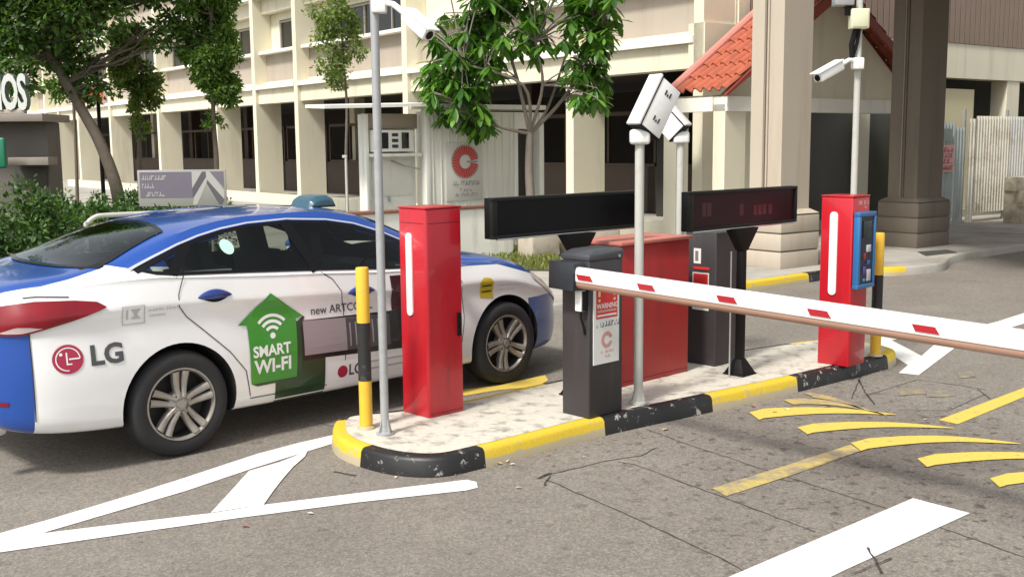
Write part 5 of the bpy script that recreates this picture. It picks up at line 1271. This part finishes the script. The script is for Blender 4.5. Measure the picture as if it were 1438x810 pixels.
M_conc = mat('stained_concrete', (.50, .44, .33), .85, var=.12, scale=3, dirt=(.27, .22, .16), dscale=2.5, dlo=.45, dhi=.65, bump=.2)
mb = MB(); mb.box((3.5, -.30, .20), (6.6, .4, .40)); mb.build('base', M_conc, cb, bevel=.02); mb = MB(); mb.box((3.5, -.22, .82), (6.6, .26, .30)); mb.build('rail', M_conc, cb, bevel=.015); mb = MB(); mb.box((3.5, -.18, .535), (6.5, .2, .27)); mb.build('web', M_conc, cb)
for k in range(8): mb = MB(); mb.box((.5+k*.95, -.27, .535), (.30, .3, .265)); mb.build('baluster', M_conc, cb, bevel=.01)
struct(sheet('pavement', [tuple(G(*p, .12)[:2]) for p in [(1288, 354), (1330, 351), (1345, 355), (1300, 360)]], .128, mat('dark_grating', (.05, .048, .045), .8, var=.3, scale=20)))

# ================================================================== TREES, HEDGE
def leaf_mat(name, c0, c1, rough=.5, trans=.42):
    m = bpy.data.materials.new(name); m.use_nodes = True; n = m.node_tree; b = n.nodes['Principled BSDF']; L = n.links.new
    g = n.nodes.new('ShaderNodeNewGeometry'); r = n.nodes.new('ShaderNodeValToRGB'); L(g.outputs['Random Per Island'], r.inputs[0])
    e = r.color_ramp.elements; e[0].color = (*c0, 1); e[1].color = (*c1, 1)
    L(r.outputs[0], b.inputs['Base Color']); b.inputs['Roughness'].default_value = rough
    t = n.nodes.new('ShaderNodeBsdfTranslucent'); mx = n.nodes.new('ShaderNodeMixShader'); mx.inputs[0].default_value = trans
    mm = n.nodes.new('ShaderNodeMix'); mm.data_type = 'RGBA'; mm.blend_type = 'MULTIPLY'; mm.inputs[0].default_value = 1; L(r.outputs[0], mm.inputs[6]); mm.inputs[7].default_value = (1.6, 1.7, .7, 1)
    L(mm.outputs[2], t.inputs[0]); L(b.outputs[0], mx.inputs[1]); L(t.outputs[0], mx.inputs[2]); L(mx.outputs[0], n.nodes['Material Output'].inputs[0]); return m
L_small = leaf_mat('small_green_leaves', (.045, .105, .020), (.17, .28, .055))
L_olive = leaf_mat('olive_green_leaves', (.07, .12, .03), (.24, .31, .09))
L_dark = leaf_mat('dark_green_leaves', (.025, .070, .016), (.12, .21, .042))
L_big = leaf_mat('broad_green_leaves', (.022, .080, .012), (.13, .29, .035), .40, .35)
L_hedge = leaf_mat('hedge_leaves', (.014, .045, .010), (.085, .17, .032), .5, .25)
M_bark = mat('grey_brown_bark', (.13, .105, .082), .9, var=.3, scale=12, bump=.4, bscale=18)
M_bark2 = mat('pale_bark', (.21, .18, .15), .9, var=.25, scale=10, bump=.3, bscale=20)
def leaves_mesh(name, centers, normals, dirs, length, width, m, parent, fold=.25):
    """one folded leaf per row: six corners, four faces"""
    C_ = np.asarray(centers); Nn = np.asarray(normals); D = np.asarray(dirs)
    Nn = Nn-(Nn*D).sum(1)[:, None]*D; Nn /= np.linalg.norm(Nn, axis=1)[:, None]+1e-9
    Sd = np.cross(D, Nn); Ln = np.asarray(length)[:, None]; Wd = np.asarray(width)[:, None]
    p = [C_, C_+D*Ln*.45+Sd*Wd*.5-Nn*0, C_+D*Ln*.5-Nn*Wd*fold, C_+D*Ln*.45-Sd*Wd*.5, C_+D*Ln-Nn*Ln*.08]
    V = np.stack(p, 1).reshape(-1, 3); n = len(C_)
    me = bpy.data.meshes.new(name); me.vertices.add(n*5); me.vertices.foreach_set('co', V.astype(np.float32).ravel())
    base = (np.arange(n)*5)[:, None]; tri = np.array([0, 1, 2, 0, 2, 3, 1, 4, 2, 2, 4, 3]); idx = (base+tri[None, :]).ravel().astype(np.int32)
    me.loops.add(len(idx)); me.loops.foreach_set('vertex_index', idx); me.polygons.add(n*4)
    me.polygons.foreach_set('loop_start', (np.arange(n*4)*3).astype(np.int32)); me.polygons.foreach_set('loop_total', np.full(n*4, 3, np.int32)) if False else None
    me.update(calc_edges=True); me.materials.append(m)
    o = bpy.data.objects.new(name, me); COL.objects.link(o); o.parent = parent; return o
def limb(mb, a, b, r0, r1, rng, k=6, wob=.08):
    a, b = Vector(a), Vector(b); L_ = (b-a).length; P = []
    off = Vector((0, 0, 0))
    for i in range(k+1):
        t = i/k; P.append(a.lerp(b, t)+Vector((rng.uniform(-1, 1), rng.uniform(-1, 1), rng.uniform(-.5, .5)))*wob*L_*math.sin(PI*t)*.6)
    mb.tube(P, [r0+(r1-r0)*i/k for i in range(k+1)], 8); return P
def small_leaf_tree(name, label, base, trunk_pts, trunk_r, blobs, n, lsize, lm, bark, seed, group=None, droop=.3, nclump=26):
    """blobs: (x, y, z, rx, ry, rz) in the tree's own frame; leaves sit in clumps through each blob"""
    rng = np.random.default_rng(seed); pr = random.Random(seed)
    t = thing(name, label, 'tree', base, 0, group)
    mb = MB(); P = [Vector(p) for p in trunk_pts]; 
    Q = smooth_pts(P, 5); k = len(Q); mb.tube(Q, [trunk_r*(1.25 if i == 0 else 1)*(1-.55*i/k) for i in range(k)], 12)
    tot = sum(b[3]*b[4]*b[5] for b in blobs); cs, ns, ds = [], [], []
    for b in blobs:
        bc = np.array(b[:3]); br = np.array(b[3:6]); nb = max(40, int(n*b[3]*b[4]*b[5]/tot)); ncl = max(5, int(nclump*(b[3]*b[4]*b[5]/tot)**.8)+3)
        start = min(Q[len(Q)//3:], key=lambda q: (q-Vector(bc)).length)
        u = rng.normal(size=(ncl, 3)); u /= np.linalg.norm(u, axis=1)[:, None]; rad = rng.uniform(.25, 1., ncl)**.6
        cc = bc+u*rad[:, None]*br*.86; cr = rng.uniform(.22, .42, ncl)*min(br.max(), br.mean()*1.3)
        for c in cc[:min(ncl, 14)]: limb(mb, start, Vector(c), trunk_r*.28, trunk_r*.07, pr, 6, .12)
        w_ = cr**2; pick = rng.choice(ncl, nb, p=w_/w_.sum())
        v = rng.normal(size=(nb, 3)); v /= np.linalg.norm(v, axis=1)[:, None]; rr_ = rng.uniform(.35, 1.05, nb)
        c = cc[pick]+v*(rr_*cr[pick])[:, None]*np.array([1, 1, .8]); cs.append(c)
        nn = v*.6+rng.normal(size=(nb, 3))*.45+np.array([0, 0, .7]); ns.append(nn)
        d = v*.7+rng.normal(size=(nb, 3))*.6+np.array([0, 0, -droop]); d /= np.linalg.norm(d, axis=1)[:, None]; ds.append(d)
    mb.build('trunk', bark, t, smooth=True)
    c = np.concatenate(cs); nn = np.concatenate(ns); d = np.concatenate(ds); N = len(c); l = rng.uniform(.7, 1.3, N)*lsize
    leaves_mesh('crown', c, nn, d, l, l*rng.uniform(.45, .65, N), lm, t); return t
def smooth_pts(P, k):
    out = []; n = len(P)
    for i in range(n-1):
        a, b, c, d = P[max(0, i-1)], P[i], P[i+1], P[min(n-1, i+2)]
        for j in range(k): t = j/k; out.append(.5*((2*b)+(c-a)*t+(2*a-5*b+4*c-d)*t*t+(3*b-a-3*c+d)*t**3))
    out.append(P[-1]); return out
def pxl(Y, base):          # photo pixel at distance Y -> the thing's own frame
    return lambda x, y, dy=0: tuple(A(x, y, Y+dy)-Vector(base))
def blob(f, x, y, rx, ry, Y, dy=0, d=None):   # ellipse in pixels -> ellipsoid
    s = Y/FPX; c = f(x, y, dy); return (*c, rx*s, (d or (rx+ry)/2*s), ry*s)

# big tree at the left with a leaning trunk
Y = 25.; bs = (A(170, 300, Y).x, Y, .12); f = pxl(Y, bs); g0 = f(170, 300); 
small_leaf_tree('leaning_tree', 'large dark tree with a thick trunk leaning left, behind the bushes', bs, [(0, 0, 0), f(163, 262), f(140, 200), f(112, 150), f(80, 95), f(40, 40), f(-10, -30)], .155,
    [blob(f, 20, 20, 95, 70, Y), blob(f, 70, 50, 62, 50, Y, .7), blob(f, 110, 5, 80, 62, Y, -.5), blob(f, 200, -25, 70, 48, Y, .5), blob(f, 5, 95, 60, 34, Y, -.8), blob(f, 95, 95, 52, 45, Y, .6), blob(f, 60, -110, 180, 90, Y), blob(f, 236, 48, 28, 44, Y, .6), blob(f, 130, 120, 42, 30, Y, .3)], 30000, .15, L_dark, M_bark, 3, droop=.2, nclump=150)
Y = 27.; bs = (A(196, 300, Y).x, Y, .12); f = pxl(Y, bs)
small_leaf_tree('slender_tree', 'slender tree with a round olive crown between the leaning tree and the grey arrow signboard', bs, [(0, 0, 0), f(196, 220), f(194, 150), f(192, 90), f(190, 40)], .06, [blob(f, 192, 95, 38, 40, Y), blob(f, 195, 140, 32, 28, Y), blob(f, 185, 50, 30, 30, Y), blob(f, 198, 180, 13, 22, Y)], 7000, .115, L_olive, M_bark, 5, 'young trees along the block')
Y = 26.; bs = (A(302, 300, Y).x, Y, .12); f = pxl(Y, bs)
small_leaf_tree('slender_tree', 'dense green tree hiding the upper floor, above the grey arrow signboard', bs, [(0, 0, 0), f(304, 230), f(300, 170), f(298, 90), f(296, 10)], .07, [blob(f, 300, 20, 50, 55, Y), blob(f, 292, 85, 44, 50, Y), blob(f, 312, 130, 34, 40, Y), blob(f, 300, -50, 48, 45, Y), blob(f, 302, 172, 16, 16, Y), blob(f, 262, 60, 22, 30, Y)], 16000, .12, L_small, M_bark, 6, 'young trees along the block')
Y = 22.; bs = (A(488, 300, Y).x, Y, .12); f = pxl(Y, bs)
small_leaf_tree('slender_tree', 'thin young tree with sparse olive leaves just left of the silver pole', bs, [(0, 0, 0), f(486, 230), f(487, 150), f(482, 80), f(478, 0)], .035, [blob(f, 472, 30, 36, 42, Y), blob(f, 470, 90, 30, 42, Y), blob(f, 476, -30, 38, 32, Y), blob(f, 500, 60, 18, 30, Y)], 3600, .09, L_olive, M_bark, 8, 'young trees along the block', nclump=40)
Y = 29.; bs = (A(109, 300, Y).x, Y, .12); f = pxl(Y, bs)
small_leaf_tree('slender_tree', 'very thin dark trunk left of the leaning tree, its crown merging above', bs, [(0, 0, 0), f(107, 220), f(103, 140), f(100, 60), f(100, 0)], .05, [blob(f, 100, 10, 45, 55, Y), blob(f, 75, 120, 22, 26, Y)], 2500, .14, L_small, M_bark, 9, 'young trees along the block')

# broad-leaved tree in the middle
def rosette_tree(name, label, base, Y):
    rng = random.Random(21); nr = np.random.default_rng(21)
    t = thing(name, label, 'tree', base, 0); f = pxl(Y, base); mb = MB()
    trunk = smooth_pts([Vector((0, 0, 0)), Vector(f(746, 300)), Vector(f(743, 240)), Vector(f(744, 186))], 5); mb.tube(trunk, [.085-.03*i/len(trunk) for i in range(len(trunk))], 14)
    fk = Vector(f(744, 188)); tips = []
    main = [((726, 110, .1), (700, 30, .3), .035), ((762, 120, -.2), (752, 60, -.3), .03), ((790, 140, .3), (832, 70, .2), .035), ((700, 178, -.3), (655, 158, -.5), .03), ((770, 150, .5), (800, 60, .6), .028), ((735, 120, -.5), (650, 90, -.6), .03)]
    subs = []
    for m1, m2, r in main:
        a = Vector(f(*m1)); b = Vector(f(*m2)); P = smooth_pts([fk, a, b], 5); mb.tube(P, [r*(1-.5*i/len(P)) for i in range(len(P))], 10); subs += [(a, r*.6), (b, r*.5), (P[-3], r*.5)]
    T_ = []
    zones = [((640, 55), (50, 48), 15), ((695, 40), (50, 60), 17), ((608, 105), (26, 26), 8), ((640, 140), (40, 40), 13), ((668, 165), (22, 22), 5), ((735, -10), (55, 30), 7), ((748, 50), (28, 34), 5), ((828, 40), (42, 62), 22), ((822, 120), (30, 36), 11), ((700, -60), (110, 45), 18), ((840, -40), (50, 45), 10), ((680, 95), (24, 24), 5), ((805, -10), (40, 36), 6)]
    for (cx_, cy_), (rx, ry), n in zones:
        for _ in range(int(n*2.5)):
            th, q = rng.uniform(0, 2*PI), math.sqrt(rng.random()); T_.append(Vector(f(cx_+rx*q*math.cos(th), cy_+ry*q*math.sin(th), rng.uniform(-.8, .8))))
    cs, ns, ds, ls = [], [], [], []
    for p in T_:
        s, r = min(subs, key=lambda q: (q[0]-p).length); 
        mid = s.lerp(p, .5)+Vector((0, 0, .06)); mb.tube(smooth_pts([s, mid, p], 3), [.016, .014, .012, .011, .010, .009, .008], 6)
        k = rng.randint(10, 15); ax = (p-s).normalized()*.5+Vector((0, 0, .5)); 
        for j in range(k):
            a = 2*PI*j/k*1.618*1.0+rng.random(); up = rng.uniform(-1.25, .25)
            d = Vector((math.cos(a), math.sin(a), up)).normalized(); cs.append(p-ax*.10*rng.random()); ds.append(d); ns.append(Vector((0, 0, 1))+d*.2); ls.append(rng.uniform(.14, .28))
    mb.build('trunk', M_bark2, t, smooth=True)
    ls = np.array(ls); 
    C_ = np.array([tuple(v) for v in cs]); D = np.array([tuple(v) for v in ds]); Nn = np.array([tuple(v) for v in ns])
    # two-segment drooping obovate leaves
    Nn = Nn-(Nn*D).sum(1)[:, None]*D; Nn /= np.linalg.norm(Nn, axis=1)[:, None]; Sd = np.cross(D, Nn); L_ = ls[:, None]; W_ = L_*.38
    g = np.array([0, 0, -1.])
    rows = [(0, .06, 0), (.35, .7, .02), (.68, 1., .10), (.9, .6, .2), (1., .05, .27)]
    V = []
    for u, w_, dr in rows:
        c = C_+D*L_*u+g*L_*dr*1.2
        V += [c+Sd*W_*w_*.5, c-Nn*W_*.14*w_, c-Sd*W_*w_*.5]
    V = np.stack(V, 1); n = len(C_); me = bpy.data.meshes.new('crown'); fs = []
    q = [(i*3+j, i*3+j+1, (i+1)*3+j+1, (i+1)*3+j) for i in range(4) for j in range(2)]
    for i in range(n): fs += [tuple(i*15+a for a in x) for x in q]
    me.from_pydata(V.reshape(-1, 3).tolist(), [], fs); me.materials.append(L_big); me.shade_smooth(); o = bpy.data.objects.new('crown', me); COL.objects.link(o); o.parent = t
    return t
Y = 17.6; rosette_tree('broad_leaved_tree', 'broad leaved tree with a forked pale trunk, in front of the hut door', (A(746, 300, Y).x, Y, .12), Y)

def bush(label, c, blobs, n, ls, seed):
    rng = np.random.default_rng(seed); t = thing('bush', label, 'bush', c, 0, 'green bushes behind the taxi'); cs, ns, ds = [], [], []; mb = MB(); pr = random.Random(seed)
    tot = sum(b[3]*b[5] for b in blobs)
    for b in blobs:
        nb = int(n*b[3]*b[5]/tot); bc = np.array(b[:3]); br = np.array(b[3:6]); ncl = 16
        u = rng.normal(size=(ncl, 3)); u[:, 2] = abs(u[:, 2])*.9-.25; u /= np.linalg.norm(u, axis=1)[:, None]; cc = bc+u*br*.78; cr = rng.uniform(.25, .42, ncl)*br.mean()
        for c_ in cc[:8]: limb(mb, (bc[0]*.6, bc[1]*.6, 0), tuple(c_), .016, .006, pr, 5)
        pick = rng.integers(0, ncl, nb); v = rng.normal(size=(nb, 3)); v /= np.linalg.norm(v, axis=1)[:, None]
        cs.append(cc[pick]+v*(rng.uniform(.4, 1.05, nb)*cr[pick])[:, None]); ns.append(v*.7+rng.normal(size=(nb, 3))*.4+[0, 0, .7]); d = v+rng.normal(size=(nb, 3))*.6; ds.append(d/np.linalg.norm(d, axis=1)[:, None])
    mb.build('stem', M_bark, t, smooth=True); c_ = np.concatenate(cs); c_[:, 2] = np.maximum(c_[:, 2], .03); N = len(c_); l = rng.uniform(.7, 1.3, N)*ls
    leaves_mesh('foliage', c_, np.concatenate(ns), np.concatenate(ds), l, l*.55, L_hedge, t); return t
bush('big round bush at the left edge behind the taxi boot', (-5.6, 12.6, .12), [(-.25, 0, .78, .62, .6, .62), (.25, .2, .62, .45, .5, .5), (-.9, .2, .7, .5, .5, .6), (0, 0, .35, .95, .6, .38)], 9500, .075, 1)
bush('lower dark bush between the big round bush and the white handrail', (-5.5, 14.4, .12), [(.1, 0, .62, .62, .5, .42), (.75, .1, .55, .5, .5, .38), (-.6, 0, .6, .6, .5, .42), (.2, 0, .3, 1.2, .5, .3)], 8500, .075, 2)
bush('clipped low bush beneath the leaning tree trunk', (-6.2, 17.6, .12), [(.3, 0, .62, .7, .5, .42), (1.15, .2, .60, .55, .5, .38), (-.8, 0, .65, .8, .5, .42), (.3, 0, .3, 1.6, .5, .3)], 8000, .075, 4)

# ================================================================== LEFT BACKGROUND
hr = thing('handrail', 'white tubular handrail behind the taxi roof', 'railing', (-4.95, 12.6, .12), 0)
d_ = Vector((.80, .60, 0)); P = [Vector((0, 0, 0)), Vector((0, 0, .80)), Vector((.0, .0, .90))+d_*.03, Vector((0, 0, .965))+d_*.12, Vector((0, 0, .98))+d_*.25]+[Vector((0, 0, .98))+d_*k for k in (.8, 1.6, 2.4, 3.1)]
mb = MB(); mb.tube(smooth_pts(P, 3), .028, 12); mb.build('rail', M_pw, hr, smooth=True)
for k in (1.0, 2.0, 3.0): mb = MB(); mb.tube([d_*k, d_*k+Vector((0, 0, .97))], .022, 10); mb.build('post', M_pw, hr, smooth=True)
# grey arrow signboard
sb = thing('direction_signboard', 'grey signboard with faded lettering and a white upward chevron, behind the taxi roof', 'sign', A(258, 300, 16), R(4))
sb.location.z = .12; zc_ = A(258, 264, 16).z-.12; WS, HS = 1.27, .53
M_sb = mat('sign_grey_mauve', (.15, .135, .17), .5, var=.06); M_sb1 = mat('sign_pale_grey', (.40, .39, .37), .5); M_sb2 = mat('sign_dark_grey', (.09, .09, .10), .5)
mb = MB(); mb.box((0, 0, zc_), (WS, .03, HS)); mb.build('board', mat('sign_light_backing', (.30, .30, .27), .5), sb, bevel=.004)
fm = frame_map((-WS/2, -.0165, zc_-HS/2), (1, 0, 0), (0, 0, 1)); mb = MB()
put2d(mb, *rect2d(.03, .12, .78, .50), fm, 0, 0)
for i, z in enumerate((.42, .30, .18)): scribble(mb, fm, .002, 1, .06, (.40, .24, .34)[i], z, .065, 50+i)
put2d(mb, *poly2d([(.78, .50), (.78, .26), (.93, .50)]), fm, .001, 1); put2d(mb, *poly2d([(.78, .26), (.93, .50), (.985, .50), (.985, .42), (.80, .13), (.78, .13)]), fm, .001, 2)
put2d(mb, *poly2d([(.78, .02), (.80, .13), (.985, .42), (.99, .33), (.84, .02)]), fm, .001, 1)
put2d(mb, *poly2d([(.99, .33), (.985, .50), (1.04, .50), (1.24, .22), (1.24, .10), (1.20, .02)]), fm, .001, 1); put2d(mb, *poly2d([(.99, .33), (1.0, .38), (1.24, .09), (1.20, .02), (1.16, .02)]), fm, .0016, 2)
put2d(mb, *poly2d([(1.04, .50), (1.24, .50), (1.24, .26)]), fm, .001, 0)
mb.build('arrow_and_lettering', [M_sb, M_sb1, M_sb2], sb, recalc=False)
for x in (-.4, .4): mb = MB(); mb.tube([(x, .035, 0), (x, .035, zc_+.2)], .022, 8); mb.build('post', M_galv, sb, smooth=True)
# black lamp post
lp = thing('lamp_post', 'slim black lamp post just right of the leaning trunk', 'lamp post', (A(147, 300, 26).x, 26, .12), 0)
zt = A(147, 88, 26).z-.12; mb = MB(); mb.lathe([(0, 0), (.09, 0), (.09, .25), (.05, .3), (.04, zt), (0, zt)], 16); mb.build('post', M_black, lp, smooth=True, angle=40)
mb = MB(); mb.box((-.12, 0, zt+.03), (.50, .14, .07)); mb.box((-.28, 0, zt-.02), (.16, .12, .05)); mb.build('lamp_head', M_black, lp, bevel=.01)
# kiosk with roof letters at the far left
ko = A(30, 300, 23.); ko.z = .12; kz = lambda y: A(30, y, 23.).z-.12; kx = lambda x: A(x, 200, 23.).x-ko.x
kk = thing('kiosk', 'low brown kiosk with a flat canopy at the left edge under white letters', 'kiosk', ko, 0)
M_kb = mat('brown_kiosk_wall', (.13, .115, .105), .7, var=.12, scale=3); M_kr = mat('grey_brown_canopy', (.24, .205, .18), .7, var=.15, scale=4)
def kbx(nm, m, x0, x1, y0, y1, dep0, dep1, par=kk): mb = MB(); mb.box(((kx(x0)+kx(x1))/2, (dep0+dep1)/2, (kz(y0)+kz(y1))/2), (kx(x1)-kx(x0), dep1-dep0, kz(y0)-kz(y1))); return mb.build(nm, m, par, bevel=.008)
kbx('wall', M_kb, -60, 63, 172, 300, .15, .8); kbx('canopy', M_kr, -60, 76, 161, 171.5, -.5, .9); kbx('fascia', mat('pale_fascia', (.42, .38, .33), .7), -60, 50, 155, 160.5, -.45, -.3); kbx('counter', M_kr, 20, 76, 221, 232, -.35, .13); kbx('shadow_panel', mat('dark_shutter', (.05, .045, .04), .7), 15, 60, 236, 262, .09, .13)
gs = thing('green_sign', 'green rounded sign panel cut off by the left edge', 'sign', A(-6, 215, 22.3), 0); mb = MB(); mb.box((0, 0, 0), (.42, .10, .62)); mb.build('panel', mat('green_sign_paint', (.012, .16, .085), .4), gs, bevel=.045, seg=3)
rl = thing('roof_letters', 'large white block letters standing on the kiosk canopy', 'sign', (ko.x, 23.-.3, .12), 0)
v, f_ = text_geo('MOS', .98, bold=.030, space=.92)
sx = .43; x0 = kx(56)-max(a for a, b in v)*sx; zc0 = (kz(107)+kz(160))/2
mb = MB(); n = len(v); 
mb.add([(a*sx+x0, -.18, b+zc0) for a, b in v], f_, 0); mb.add([(a*sx+x0+.0, .0, b+zc0) for a, b in v], [g_[::-1] for g_ in f_], 1)
ed = {}
for g_ in f_:
    for i in range(len(g_)):
        e = (g_[i], g_[(i+1) % len(g_)]); k_ = tuple(sorted(e)); ed[k_] = None if k_ in ed else e
for e in ed.values():
    if e: a, b = v[e[0]], v[e[1]]; mb.add([(a[0]*sx+x0, -.18, a[1]+zc0), (b[0]*sx+x0, -.18, b[1]+zc0), (b[0]*sx+x0, 0, b[1]+zc0), (a[0]*sx+x0, 0, a[1]+zc0)], [(3, 2, 1, 0)], 1)
mb.build('lettering', [mat('letter_white', (.58, .60, .57), .5), mat('letter_side_grey', (.16, .20, .17), .5)], rl, recalc=False)
# orange banner on the ledge of the block
ob = thing('orange_banner', 'orange shop banner with faint pale lettering on the block ledge behind the leaning trunk', 'banner', BO+BD*-26.2+BN*.14+Vector((0, 0, 4.0)), math.atan2(BD.y, BD.x))
mb = MB(); mb.box((0, 0, .2), (3.4, .05, .62)); mb.build('panel', mat('orange_banner_vinyl', (.62, .10, .03), .6), ob); fm = frame_map((-1.7, -.028, 0), (1, 0, 0), (0, 0, 1)); mb = MB(); scribble(mb, fm, 0, 0, .3, 3.1, .22, .26, 77); mb.build('lettering', mat('banner_pale', (.70, .36, .22), .6), ob, recalc=False)
# bare pipe standing before the openings left of the hut
pp_ = thing('steel_pipe', 'thin pale standpipe in the dark opening left of the white hut', 'pipe', (A(488, 300, 19).x, 19, .12), 0); mb = MB(); mb.tube([(0, 0, 0), (0, 0, A(488, 218, 19).z-.12)], .022, 8); mb.build('shaft', M_pw, pp_, smooth=True); mb = MB(); mb.box((-.02, 0, A(488, 220, 19).z-.12), (.08, .05, .05)); mb.build('cap', M_pw, pp_, bevel=.005)
# low plants on the verge
def grass():
    rng = np.random.default_rng(4); n = 9000; x = rng.uniform(-4, .8, n); y = rng.uniform(13.8, 18.5, n)
    from mathutils.geometry import intersect_point_quad_2d
    keep = []
    V2 = [Vector(p) for p in vp]
    def inside(px_, py_):
        c = False; j = len(vp)-1
        for i in range(len(vp)):
            if (vp[i][1] > py_) != (vp[j][1] > py_) and px_ < (vp[j][0]-vp[i][0])*(py_-vp[i][1])/(vp[j][1]-vp[i][1])+vp[i][0]: c = not c
            j = i
        return c
    k = [i for i in range(n) if inside(x[i], y[i])]; x, y = x[k], y[k]; n = len(x)
    d = rng.normal(size=(n, 3))*.45+[0, 0, 1]; d /= np.linalg.norm(d, axis=1)[:, None]; nn = rng.normal(size=(n, 3)); l = rng.uniform(.05, .13, n)
    o = leaves_mesh('grass', np.stack([x, y, np.full(n, .133)], 1), nn, d, l, l*.28, leaf_mat('grass_blades', (.10, .14, .03), (.26, .26, .08)), None); tag(o, 'patchy yellow green grass on the verge behind the taxi bonnet', 'grass', kind='stuff')
grass()
